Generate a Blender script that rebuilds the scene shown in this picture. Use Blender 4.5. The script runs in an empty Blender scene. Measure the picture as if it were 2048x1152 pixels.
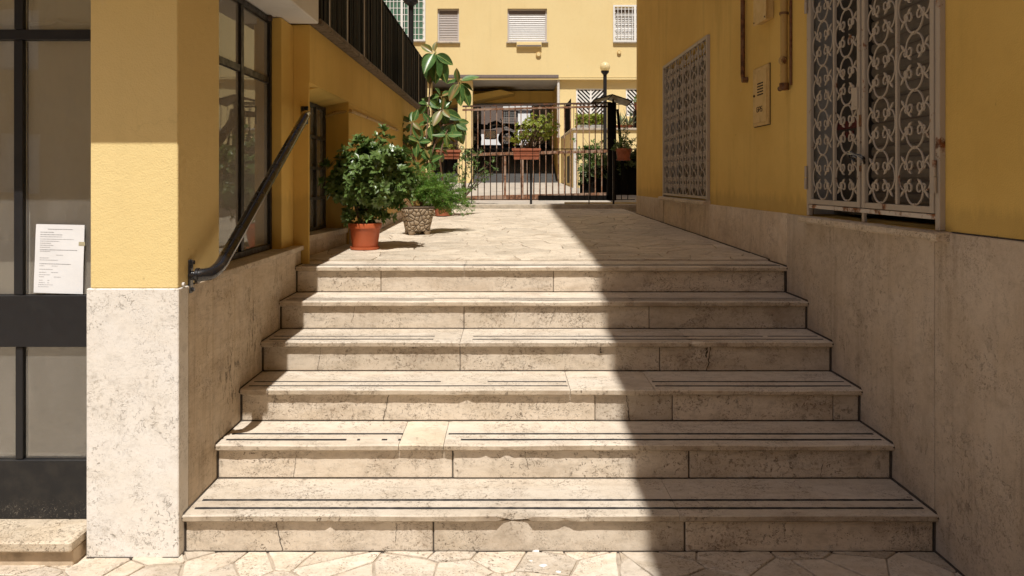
import bpy, math, random
from mathutils import Vector, Matrix, noise
random.seed(7)
R = math.radians
S = bpy.context.scene
COL = S.collection

# ------------------------------------------------------------------ camera, light, exposure
F, CX, CY, EYE = 1500.0, 1012.0, 360.0, 1.586
cam_data = bpy.data.cameras.new('camera')
cam = bpy.data.objects.new('camera', cam_data); COL.objects.link(cam)
cam.location = (0, 0, EYE); cam.rotation_euler = (R(90), 0, 0)
cam_data.sensor_width = 36; cam_data.lens = F / 2048 * 36
cam_data.shift_x = (1024 - CX) / 2048; cam_data.shift_y = (CY - 576) / 2048
cam_data.clip_start = .05; cam_data.clip_end = 400
S.camera = cam
ELEV = 62
world = bpy.data.worlds.new('World'); S.world = world; world.use_nodes = True
wn = world.node_tree; wn.nodes.clear()
sky = wn.nodes.new('ShaderNodeTexSky'); sky.sky_type = 'NISHITA'; sky.sun_disc = False
sky.sun_elevation = R(ELEV); sky.sun_rotation = R(180); sky.air_density = .55; sky.dust_density = 3.0; sky.ozone_density = .0
wbg = wn.nodes.new('ShaderNodeBackground'); wbg.inputs[1].default_value = .07
wo = wn.nodes.new('ShaderNodeOutputWorld')
wn.links.new(sky.outputs[0], wbg.inputs[0]); wn.links.new(wbg.outputs[0], wo.inputs[0])
sd = bpy.data.lights.new('sun', 'SUN'); sd.energy = 5.0; sd.angle = R(.38); sd.color = (1, .965, .91)
sun = bpy.data.objects.new('sun', sd); COL.objects.link(sun); sun.rotation_euler = (R(90 - ELEV), 0, R(-.6))
sun.location = (0, -5, 30)
S.view_settings.view_transform = 'Standard'; S.view_settings.look = 'None'
S.view_settings.exposure = .14; S.view_settings.gamma = 1; S.view_settings.use_curve_mapping = False
S.render.engine = 'CYCLES'
S.cycles.max_bounces = 8; S.cycles.diffuse_bounces = 5

def at(px, py, Y):                    # photo pixel + depth -> world point
    return Vector(((px - CX) * Y / F, Y, EYE - (py - CY) * Y / F))
SLOPE = .0153
def land(y): return 1.024 + SLOPE * (y - 4.873)

# ------------------------------------------------------------------ materials
class NT:
    def __init__(s, name):
        s.m = bpy.data.materials.new(name); s.m.use_nodes = True
        s.t = s.m.node_tree; s.t.nodes.clear()
        s.out = s.t.nodes.new('ShaderNodeOutputMaterial')
    def n(s, typ, **kw):
        nd = s.t.nodes.new('ShaderNode' + typ)
        for k, v in kw.items(): setattr(nd, k, v)
        return nd
    def l(s, a, b): s.t.links.new(a, b)
    def inp(s, sock, v):
        if hasattr(v, 'is_output') or isinstance(v, bpy.types.NodeSocket): s.l(v, sock)
        else: sock.default_value = v
    def pos(s, rnd=False, scale=None):
        g = s.n('NewGeometry').outputs['Position']
        if rnd:
            oi = s.n('ObjectInfo').outputs['Random']
            sc = s.n('VectorMath', operation='SCALE'); sc.inputs[0].default_value = (37, 71, 53); s.l(oi, sc.inputs['Scale'])
            ad = s.n('VectorMath', operation='ADD'); s.l(g, ad.inputs[0]); s.l(sc.outputs[0], ad.inputs[1]); g = ad.outputs[0]
        if scale:
            mu = s.n('VectorMath', operation='MULTIPLY'); s.l(g, mu.inputs[0]); mu.inputs[1].default_value = scale; g = mu.outputs[0]
        return g
    def noise(s, vec, scale, detail=4, rough=.55, dist=0):
        x = s.n('TexNoise'); s.l(vec, x.inputs['Vector']); x.inputs['Scale'].default_value = scale
        x.inputs['Detail'].default_value = detail; x.inputs['Roughness'].default_value = rough; x.inputs['Distortion'].default_value = dist
        return x.outputs['Fac']
    def vor(s, vec, scale, feature='F1', rand=1):
        x = s.n('TexVoronoi', feature=feature); s.l(vec, x.inputs['Vector']); x.inputs['Scale'].default_value = scale
        x.inputs['Randomness'].default_value = rand
        return x.outputs['Distance']
    def ramp(s, fac, a, b, lo=0., hi=1.):
        x = s.n('MapRange', interpolation_type='SMOOTHSTEP'); s.inp(x.inputs['Value'], fac)
        x.inputs['From Min'].default_value = a; x.inputs['From Max'].default_value = b
        x.inputs['To Min'].default_value = lo; x.inputs['To Max'].default_value = hi
        return x.outputs[0]
    def math(s, op, a, b=0.):
        x = s.n('Math', operation=op); s.inp(x.inputs[0], a); s.inp(x.inputs[1], b); return x.outputs[0]
    def mix(s, fac, a, b, mode='MIX'):
        x = s.n('Mix', data_type='RGBA', blend_type=mode); s.inp(x.inputs[0], fac)
        for i, v in ((6, a), (7, b)):
            if isinstance(v, tuple): v = (*v[:3], 1)
            s.inp(x.inputs[i], v)
        return x.outputs[2]
    def bump(s, h, strength=.5, dist=.002, normal=None):
        x = s.n('Bump'); x.inputs['Strength'].default_value = strength; x.inputs['Distance'].default_value = dist
        s.l(h, x.inputs['Height'])
        if normal: s.l(normal, x.inputs['Normal'])
        return x.outputs[0]
    def bsdf(s, color, rough=.6, normal=None, metal=0., spec=.5, coat=0., trans=0.):
        b = s.n('BsdfPrincipled')
        if isinstance(color, tuple): color = (*color[:3], 1)
        s.inp(b.inputs['Base Color'], color); s.inp(b.inputs['Roughness'], rough)
        s.inp(b.inputs['Metallic'], metal); b.inputs['Specular IOR Level'].default_value = spec
        b.inputs['Coat Weight'].default_value = coat
        if normal: s.l(normal, b.inputs['Normal'])
        return b.outputs[0]
    def end(s, sh): s.l(sh, s.out.inputs[0]); return s.m

def plaster(name, col, dark, stain=.35, fine=.0025, grime=None):
    m = NT(name); p = m.pos()
    c = m.mix(m.ramp(m.noise(p, .9, 5), .35, .7), col, dark)
    pv = m.pos(scale=(3, 3, .35))
    c = m.mix(m.math('MULTIPLY', m.ramp(m.noise(pv, 1.6, 6, .65), .5, .8), stain), c, tuple(x * .55 for x in dark))
    c = m.mix(m.math('MULTIPLY', m.ramp(m.noise(p, 9, 4, .6), .5, .75), .12), c, tuple(x * .75 for x in dark))
    wpn = m.n('TexNoise'); m.l(p, wpn.inputs['Vector']); wpn.inputs['Scale'].default_value = 1.7; wpn.inputs['Detail'].default_value = 5
    ck = m.math('MULTIPLY', m.ramp(m.math('ABSOLUTE', m.math('SUBTRACT', wpn.outputs['Fac'], .5)), .0006, .0022, 1, 0), m.ramp(m.noise(p, 1.3, 2), .56, .64))
    c = m.mix(m.math('MULTIPLY', ck, .10), c, tuple(x * .35 for x in dark))
    scf = m.math('MULTIPLY', m.ramp(m.noise(m.pos(False, (7, 7, 2)), 2.2, 3, .5), .70, .74), m.ramp(m.noise(p, .8, 2), .5, .6))
    c = m.mix(m.math('MULTIPLY', scf, .22), c, (.62, .55, .42))
    spots = m.ramp(m.noise(p, 30, 2, .5), .74, .8)
    c = m.mix(m.math('MULTIPLY', spots, .45), c, tuple(x * .4 for x in dark))
    if grime:      # splash dirt line: weathered band just over the stone, ragged
        sep = m.n('SeparateXYZ'); m.l(p, sep.inputs[0])
        g = m.math('ADD', sep.outputs[2], m.math('MULTIPLY', m.noise(m.pos(scale=(6, 6, 1)), 2, 5, .7), -.22))
        c = m.mix(m.ramp(g, grime - .08, grime, .22, 0), c, (.12, .075, .035))
    h = m.math('ADD', m.noise(p, 160, 3, .6), m.math('MULTIPLY', m.noise(p, 22, 3), .9))
    return m.end(m.bsdf(c, .85, m.bump(h, .55, fine * 1.4), spec=.25))

def travertine(name, base, warm, dirt=(.16, .115, .075), pits=.6, band=(1.2, 1.2, 7), dirtamt=.5, white=0., rnd=True, blotch=None, streak=0., wear=.0, tint=.25):
    m = NT(name); p = m.pos(rnd)
    pb = m.pos(rnd, band)
    c = m.mix(m.ramp(m.noise(pb, 2.4, 7, .6, .8), .3, .72), base, warm)
    c = m.mix(m.math('MULTIPLY', m.ramp(m.noise(pb, 11, 4, .6, .4), .5, .68), .4), c, tuple(x * .72 for x in warm))
    if white: c = m.mix(m.math('MULTIPLY', m.ramp(m.noise(p, 2.2, 4), .5, .65), white), c, (.78, .74, .68))
    # swirls of pores
    warp = m.n('TexNoise'); m.l(p, warp.inputs['Vector']); warp.inputs['Scale'].default_value = 9; warp.inputs['Detail'].default_value = 3
    wv = m.n('VectorMath', operation='SCALE'); m.l(warp.outputs['Color'], wv.inputs[0]); wv.inputs['Scale'].default_value = .16
    wp = m.n('VectorMath', operation='ADD'); m.l(p, wp.inputs[0]); m.l(wv.outputs[0], wp.inputs[1])
    zone = m.ramp(m.noise(p, 4.5, 3, .55), .44, .62)
    ring = m.noise(wp.outputs[0], 26, 3, .7)
    pit1 = m.math('MULTIPLY', m.ramp(m.math('ABSOLUTE', m.math('SUBTRACT', ring, .5)), .004, .03, 1, 0), m.ramp(m.noise(p, 45, 2), .5, .58))
    pit2 = m.math('MULTIPLY', m.ramp(m.noise(m.pos(rnd, (1, 1, 1.7)), 150, 2, .6), .6, .68), m.ramp(m.noise(p, 7, 4, .6), .48, .6))
    pit = m.math('MAXIMUM', m.math('MULTIPLY', pit1, zone), pit2)
    c = m.mix(m.math('MULTIPLY', pit, pits), c, tuple(x * .9 for x in dirt))
    # dirt and wear
    d = m.ramp(m.noise(p, 3.2, 8, .68, .3), .47, .72)
    c = m.mix(m.math('MULTIPLY', d, dirtamt), c, tuple(min(1, x * 1.6) for x in dirt))
    d2 = m.math('MULTIPLY', m.ramp(m.noise(p, 14, 6, .7), .5, .75), dirtamt * .65)
    c = m.mix(d2, c, dirt)
    g2 = m.math('MULTIPLY', m.ramp(m.noise(p, 75, 3, .75), .52, .62), m.ramp(m.noise(p, 3.1, 6, .75), .47, .60))
    c = m.mix(m.math('MULTIPLY', g2, min(.75, pits*.7)), c, tuple(x * 1.1 for x in dirt))
    c = m.mix(m.math('MULTIPLY', m.ramp(m.noise(p, 24, 5, .7), .5, .7), .30*min(1, dirtamt*2)), c, tuple(x * .62 for x in warm))
    speck = m.ramp(m.noise(p, 220, 2, .6), .60, .72)
    c = m.mix(m.math('MULTIPLY', speck, .35), c, dirt)
    if streak:
        pv = m.pos(False, (9, 9, .8))
        c = m.mix(m.math('MULTIPLY', m.ramp(m.noise(pv, 1.3, 6, .7), .48, .72), streak), c, tuple(x * 1.3 for x in dirt))
    if blotch:
        for (bx, by, bz, br, amt) in blotch:
            sub = m.n('VectorMath', operation='DISTANCE'); m.l(m.pos(), sub.inputs[0]); sub.inputs[1].default_value = (bx, by, bz)
            f = m.math('SUBTRACT', m.ramp(sub.outputs['Value'], 0, br, .30, 0), m.math('MULTIPLY', m.math('SUBTRACT', .66, m.noise(m.pos(False, (12, 16, 6)), 2.2, 9, .8)), 1.9))
            c = m.mix(m.ramp(f, .0, .16, 0, amt*.8), c, (.085, .066, .045))
    oi = m.n('ObjectInfo').outputs['Random']
    v = m.n('HueSaturation'); m.inp(v.inputs['Value'], m.ramp(oi, 0, 1, 1 - tint, 1 + tint * .5)); m.l(c, v.inputs['Color'])
    h = m.math('SUBTRACT', m.math('ADD', m.math('MULTIPLY', m.noise(p, 90, 5, .7), .55), m.math('MULTIPLY', m.noise(p, 12, 4), .9)), m.math('MULTIPLY', pit, 1.1))
    rgh = m.ramp(m.noise(p, 6, 3), .3, .7, .5, .8)
    return m.end(m.bsdf(v.outputs[0], rgh, m.bump(h, .7, .004), spec=.35))

def simple(name, col, rough=.5, metal=0., var=.25, sc=12, bump=.2, spec=.5, coat=0., dark=None):
    m = NT(name); p = m.pos(True)
    dk = dark or tuple(x * .55 for x in col)
    c = m.mix(m.math('MULTIPLY', m.ramp(m.noise(p, sc, 6, .65), .4, .75), min(1, var * 2)), col, dk)
    return m.end(m.bsdf(c, m.ramp(m.noise(p, sc * 2, 3), .3, .7, max(.05, rough - .1), min(1, rough + .12)), m.bump(m.noise(p, sc * 7, 3), bump, .002), metal=metal, spec=spec, coat=coat))

def rusty(name, paint, rust=(.22, .075, .025), amt=.5, rough=.6):
    m = NT(name); p = m.pos(True)
    f = m.ramp(m.noise(p, 7, 7, .7), .62 - amt * .3, .7 - amt * .26)
    c = m.mix(f, paint, m.mix(m.ramp(m.noise(p, 30, 4), .35, .65), rust, tuple(x * .4 for x in rust)))
    return m.end(m.bsdf(c, rough, m.bump(m.noise(p, 90, 4), .3, .002), spec=.35))

def glassmat(name, tint=(.75, .78, .76), dirt=.12, refl=1.0):
    m = NT(name); p = m.pos()
    tr = m.n('BsdfTransparent'); tr.inputs[0].default_value = (*tint, 1)
    gl = m.n('BsdfGlossy'); gl.inputs['Roughness'].default_value = .015; gl.inputs[0].default_value = (.9, .92, .9, 1)
    bmp = m.bump(m.noise(p, 2.2, 2), .08, .01); m.l(bmp, gl.inputs['Normal'])
    fr = m.n('Fresnel'); fr.inputs[0].default_value = 1.52
    f = m.math('MINIMUM', m.math('ADD', m.math('MULTIPLY', fr.outputs[0], 1.9 * refl), .03), 1)
    a = m.n('MixShader'); m.l(f, a.inputs[0]); m.l(tr.outputs[0], a.inputs[1]); m.l(gl.outputs[0], a.inputs[2])
    df = m.n('BsdfDiffuse'); df.inputs[0].default_value = (.62, .58, .53, 1)
    b = m.n('MixShader'); m.inp(b.inputs[0], m.ramp(m.noise(m.pos(False, (3, 3, 1)), 3, 7, .7), .35, .8, dirt * .75, dirt * 1.25)); m.l(a.outputs[0], b.inputs[1]); m.l(df.outputs[0], b.inputs[2])
    return m.end(b.outputs[0])

def leafmat(name, a, b, trans=.25, rough=.35, sc=9, generated=False):
    m = NT(name); p = m.pos(True)
    g = m.n('NewGeometry')
    c = m.mix(m.ramp(m.noise(p, sc, 4, .6), .35, .68), a, b)
    c = m.mix(m.math('MULTIPLY', m.ramp(m.noise(p, 60, 2), .45, .7), .5), c, tuple(x * 1.35 for x in b))
    if generated:
        tc = m.n('TexCoord').outputs['Generated']; sep = m.n('SeparateXYZ'); m.l(tc, sep.inputs[0])
        d = m.math('ABSOLUTE', m.math('SUBTRACT', sep.outputs[0], .5))
        dd = m.math('ADD', d, m.math('MULTIPLY', m.math('SUBTRACT', m.noise(tc, 6, 3), .5), .08))
        c = m.mix(m.ramp(d, .006, .035, .85, 0), c, (.42, .46, .12))
        oi = m.n('ObjectInfo').outputs['Random']
        c = m.mix(m.math('MULTIPLY', m.ramp(dd, .03, .32, .8, 0), m.ramp(oi, .55, .8)), c, (.30, .14, .05))
        c = m.mix(m.math('MULTIPLY', m.ramp(dd, .40, .49, 0, .8), m.ramp(oi, .2, .5)), c, (.33, .36, .10))
        c = m.mix(m.ramp(oi, .82, .9, 0, .45), c, (.25, .20, .06))
        wv = m.n('TexWave', wave_type='BANDS', bands_direction='Y'); m.l(tc, wv.inputs[0]); wv.inputs['Scale'].default_value = 9; wv.inputs['Distortion'].default_value = 1.5
        c = m.mix(m.math('MULTIPLY', wv.outputs['Fac'], .13), c, (.2, .3, .08))
    c = m.mix(m.math('MULTIPLY', g.outputs['Backfacing'], .35), c, (.14, .18, .06))
    bs = m.bsdf(c, rough, spec=.5)
    tl = m.n('BsdfTranslucent'); m.l(c, tl.inputs[0])
    mx = m.n('MixShader'); mx.inputs[0].default_value = trans; m.l(bs, mx.inputs[1]); m.l(tl.outputs[0], mx.inputs[2])
    return m.end(mx.outputs[0])

OCH, OCHD = (.74, .53, .20), (.67, .465, .165)
M = {}
M['ochre'] = plaster('ochre_plaster', OCH, OCHD, .25)
M['ochre_old'] = plaster('weathered_ochre_plaster', (.70, .475, .135), (.60, .39, .10), .40, grime=1.40)
M['ochre_pillar'] = plaster('pillar_plaster', (.75, .59, .28), (.72, .56, .255), .10)
M['ochre_far'] = plaster('far_plaster', (.72, .575, .295), (.70, .55, .275), .10, .004)
M['white_plaster'] = plaster('white_plaster', (.66, .64, .60), (.55, .52, .48), .3)
M['grey_plaster'] = plaster('grey_plaster', (.36, .35, .33), (.28, .27, .25), .3)
M['tread'] = travertine('tread_travertine', (.65, .575, .48), (.58, .495, .39), dirtamt=.30, pits=.8, band=(.8, 3, 5), tint=.10)
XL_ = -1.371
M['nosing'] = travertine('shaded_pitted_nosing', (.54, .455, .35), (.46, .37, .265), dirtamt=.75, pits=1.2, band=(1, 2, 3), tint=.15)  # more pits and dirt, with the front face's shade in the base colour
M['riser'] = travertine('riser_travertine', (.66, .575, .47), (.56, .47, .36), dirtamt=.50, pits=.95, blotch=[(1.83, 3.2, .05, .42, .6), (1.83, 3.56, .22, .4, .6), (1.83, 3.9, .38, .3, .5), (1.2, 3.9, .38, .25, .4), (1.12, 4.22, .68, .16, .8), (1.8, 4.22, .6, .3, .5), (1.5, 4.22, .68, .2, .5), (1.8, 4.6, .75, .3, .4), (.9, 3.56, .22, .16, .5), (XL_, 3.2, .05, .2, .6), (XL_, 3.56, .2, .2, .5), (XL_, 4.22, .6, .2, .5)], band=(1, 2, 3), tint=.15)
M['riser_new'] = travertine('pale_riser_travertine', (.62, .54, .44), (.52, .43, .33), dirtamt=.4, pits=.8)
M['patch'] = travertine('pale_patch_travertine', (.68, .60, .49), (.66, .55, .40), dirtamt=.25, pits=.3, tint=.05)
M['plinth_white'] = travertine('pale_plinth_travertine', (.76, .725, .68), (.73, .68, .61), dirt=(.26, .22, .17), dirtamt=.05, pits=.62, white=.5, tint=.02, rnd=False, band=(1.5, 1.5, 2))
M['plinth_left'] = travertine('stained_plinth_travertine', (.64, .53, .40), (.56, .45, .32), dirtamt=.42, pits=.6, streak=.35, tint=.06, rnd=False,
    blotch=[(-1.371, 3.75, .62, .42, 1.2), (-1.371, 4.05, .78, .42, 1.2), (-1.371, 4.5, .95, .3, .6), (-1.371, 3.6, .35, .3, .6), (-1.371, 4.0, .98, .25, .6)])
M['plinth_right'] = travertine('right_plinth_travertine', (.69, .58, .46), (.62, .50, .37), dirtamt=.26, pits=.5, streak=.35, tint=.16, band=(1.2, 1.2, 1.5),
    blotch=[(1.829, 3.25, .95, .22, .6), (1.829, 4.35, 1.02, .2, .5), (1.829, 4.05, .72, .16, .6), (1.829, 2.95, .30, .3, .5), (1.829, 5.6, 1.12, .3, .45), (1.829, 7.6, 1.25, .7, .45), (1.829, 3.8, 1.32, .35, .5), (1.829, 3.3, .42, .25, .5), (1.829, 2.8, 1.1, .25, .35)])
M['paving'] = travertine('paving_travertine', (.67, .59, .49), (.58, .485, .37), dirtamt=.40, pits=.9, tint=.17, band=(3, 5, 3))
M['paving_up'] = travertine('landing_travertine', (.63, .55, .44), (.57, .48, .37), dirtamt=.42, pits=.7, tint=.12, band=(1, 6, 3))
M['mortar'] = simple('mortar', (.42, .35, .27), .9, var=.4, sc=20, bump=.6)
M['grout'] = simple('dark_grout', (.07, .055, .042), .9, var=.4, sc=20, bump=.5)
M['strip'] = simple('black_inlay', (.022, .021, .022), .7, var=.4, sc=30, bump=.3)
M['sill'] = travertine('sill_travertine', (.64, .55, .43), (.56, .45, .32), dirtamt=.4, pits=.9, tint=.1, band=(2, 2, 8))
M['blackmetal'] = simple('black_painted_metal', (.016, .015, .016), .42, var=.2, sc=14, bump=.06, spec=.3, dark=(.022, .021, .020))
def worn_black():
    m = NT('worn_black_metal'); p = m.pos()
    f = m.ramp(m.noise(m.pos(False, (9, 9, 9)), 5, 8, .8, 2.5), .58, .60)
    sep = m.n('SeparateXYZ'); m.l(p, sep.inputs[0])
    f = m.math('MULTIPLY', f, m.ramp(sep.outputs[2], .15, .215, .6, 0))
    c = m.mix(f, m.mix(m.ramp(m.noise(p, 12, 6), .4, .7), (.014, .014, .015), (.026, .024, .022)), (.33, .29, .24))
    return m.end(m.bsdf(c, .4, m.bump(m.noise(p, 60, 4), .12, .002), spec=.3))
M['wornblack'] = worn_black()
M['rail'] = simple('glossy_black_enamel', (.010, .010, .012), .22, var=.0, sc=6, bump=.02, spec=.6, coat=.4, dark=(.006, .006, .007))
M['glass'] = glassmat('shop_glass', (.92, .92, .90), dirt=.15)
M['glass_side'] = glassmat('side_shop_glass', (.92, .92, .90), dirt=.28, refl=.62)
M['darkglass'] = glassmat('dusty_dark_glass', (.4, .42, .38), dirt=.3)
M['greenglass'] = simple('green_window_glass', (.10, .20, .14), .2, var=.3, sc=3, bump=0)
M['board'] = simple('beige_backing_board', (.82, .78, .72), .8, var=.08, sc=2, bump=.0)
M['board_dark'] = simple('dark_backing_board', (.13, .10, .08), .7, var=.3, sc=3, bump=.0)
M['board_pink'] = simple('pinkish_backing_board', (.86, .76, .68), .8, var=.06, sc=2, bump=.05)
M['board_light'] = simple('pale_interior', (.88, .87, .85), .8, var=.03, sc=2, bump=.05)
M['darkroom'] = simple('dark_interior', (.03, .026, .022), .9)
M['ironwhite'] = rusty('white_painted_iron', (.41, .35, .28), amt=.06)
M['ironrust'] = rusty('rusting_white_iron', (.56, .50, .43), (.30, .11, .03), amt=.42)
M['shutter'] = simple('grey_shutter_slats', (.17, .145, .115), .6, var=.3, sc=6, bump=.1)
M['shutter_light'] = simple('light_shutter', (.74, .74, .74), .5, var=.1, sc=6, bump=.1)
M['shutter_grey'] = simple('taupe_shutter', (.52, .48, .46), .5, var=.1, sc=6, bump=.1)
M['shutter_box'] = simple('dark_shutter_gap', (.17, .135, .12), .7)
M['white_frame'] = simple('white_window_paint', (.75, .74, .71), .5, var=.1)
M['rust_gate'] = rusty('rusted_gate_iron', (.30, .20, .14), (.26, .12, .06), amt=.6, rough=.75)
M['rust_dark'] = rusty('dark_rusted_iron', (.06, .04, .03), (.18, .07, .03), amt=.4)
M['fence_black'] = simple('matt_black_fence', (.008, .007, .006), .95, var=.3, sc=20, spec=.05)
M['coping'] = simple('weathered_brown_coping', (.16, .115, .07), .9, var=.6, sc=18, bump=.8, dark=(.05, .035, .022))
M['pipe_rust'] = rusty('rusty_pipe', (.16, .08, .035), (.16, .06, .02), amt=.6)
M['pipe_ochre'] = rusty('ochre_painted_pipe', (.42, .27, .09), (.14, .06, .02), amt=.25)
M['cab'] = simple('ochre_painted_metal', (.56, .375, .14), .55, var=.25, sc=9, bump=.2)
M['slot'] = simple('black_slot', (.006, .005, .004), .9)
M['letter'] = simple('faded_brown_lettering', (.06, .04, .02), .8)
M['pot_orange'] = simple('orange_plastic', (.46, .105, .035), .42, var=.18, sc=7, bump=.1)
M['terracotta'] = simple('terracotta', (.34, .105, .05), .8, var=.45, sc=11, bump=.3, dark=(.20, .07, .035))
M['cobble'] = simple('cast_stone_pot', (.40, .31, .21), .9, var=.4, sc=18, bump=.8, dark=(.20, .15, .10))
M['cobble_gap'] = simple('pot_joint', (.12, .085, .055), .95, var=.5, sc=20, bump=.6)
M['soil'] = simple('soil', (.05, .032, .02), 1, var=.6, sc=40, bump=1)
M['bark'] = simple('bark', (.13, .085, .05), .9, var=.6, sc=30, bump=1)
M['stem_red'] = simple('reddish_stem', (.20, .12, .07), .8, var=.5, sc=30, bump=.6)
M['leaf_bush'] = leafmat('glossy_bush_leaf', (.038, .085, .018), (.14, .23, .050), .22, .33, 22)
M['leaf_ficus'] = leafmat('rubber_plant_leaf', (.035, .090, .024), (.085, .17, .045), .20, .34, 6, True)
M['leaf_fern'] = leafmat('feathery_fern', (.10, .23, .025), (.20, .36, .05), .45, .5, 12)
M['leaf_jade'] = leafmat('yellow_green_leaf', (.22, .30, .03), (.42, .44, .05), .35, .4, 10)
M['leaf_mid'] = leafmat('mid_green_leaf', (.06, .13, .03), (.15, .24, .05), .3, .4, 8)
M['leaf_dark'] = leafmat('dark_ivy_leaf', (.020, .035, .012), (.045, .075, .022), .15, .5, 6)
M['leaf_agave'] = leafmat('grey_green_leaf', (.14, .20, .12), (.26, .32, .20), .15, .5, 6)
M['dry'] = simple('dry_stems', (.36, .22, .12), .9, var=.4, sc=20)
M['driveway'] = simple('pale_concrete', (.40, .355, .30), .9, var=.4, sc=3, bump=.4)
M['asphalt'] = simple('asphalt', (.05, .048, .045), .9, var=.3, sc=6, bump=.4)
M['kerb'] = simple('kerb_stone', (.42, .36, .28), .85, var=.5, sc=9, bump=.5)
M['paper'] = simple('white_paper', (.74, .74, .75), .8, var=.06, sc=9, bump=.15)
M['ink'] = simple('print_ink', (.17, .17, .19), .8)
M['tape'] = simple('old_tape', (.45, .40, .26), .5)
M['red_panel'] = simple('dull_red_label', (.10, .012, .012), .5)
M['globe'] = None
mg = NT('yellowed_globe'); p_ = mg.bsdf((.90, .78, .48), .18, spec=.6)
tr_ = mg.n('BsdfTranslucent'); tr_.inputs[0].default_value = (.95, .85, .58, 1)
mx_ = mg.n('MixShader'); mx_.inputs[0].default_value = .5; mg.l(p_, mx_.inputs[1]); mg.l(tr_.outputs[0], mx_.inputs[2])
M['globe'] = mg.end(mx_.outputs[0])
M['zinc'] = simple('white_pipe', (.62, .60, .57), .5, var=.2)
M['canopy'] = simple('translucent_brown_sheet', (.20, .15, .08), .5, var=.3)
M['chrome'] = simple('bike_chrome', (.5, .5, .5), .25, metal=.9)
M['tyre'] = simple('tyre_rubber', (.012, .012, .012), .8)
M['lichen'] = simple('white_paint_splash', (.80, .79, .76), .8)

# ------------------------------------------------------------------ mesh builder
ORG = {}
def link(name, me, parent=None, loc=None):
    o = bpy.data.objects.new(name, me); COL.objects.link(o)
    if parent: o.parent = parent
    if loc is not None: o.location = loc
    return o
def thing(name, loc, label, cat, group=None):
    o = link(name, None, None, loc); ORG[o] = Vector(loc)
    o['label'] = label; o['category'] = cat
    if group: o['group'] = group
    o.empty_display_size = .1
    return o
def struct(o): o['kind'] = 'structure'; return o
def stuff(o): o['kind'] = 'stuff'; return o
def org(p):
    return ORG[p] if p in ORG else Vector((0, 0, 0))

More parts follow.
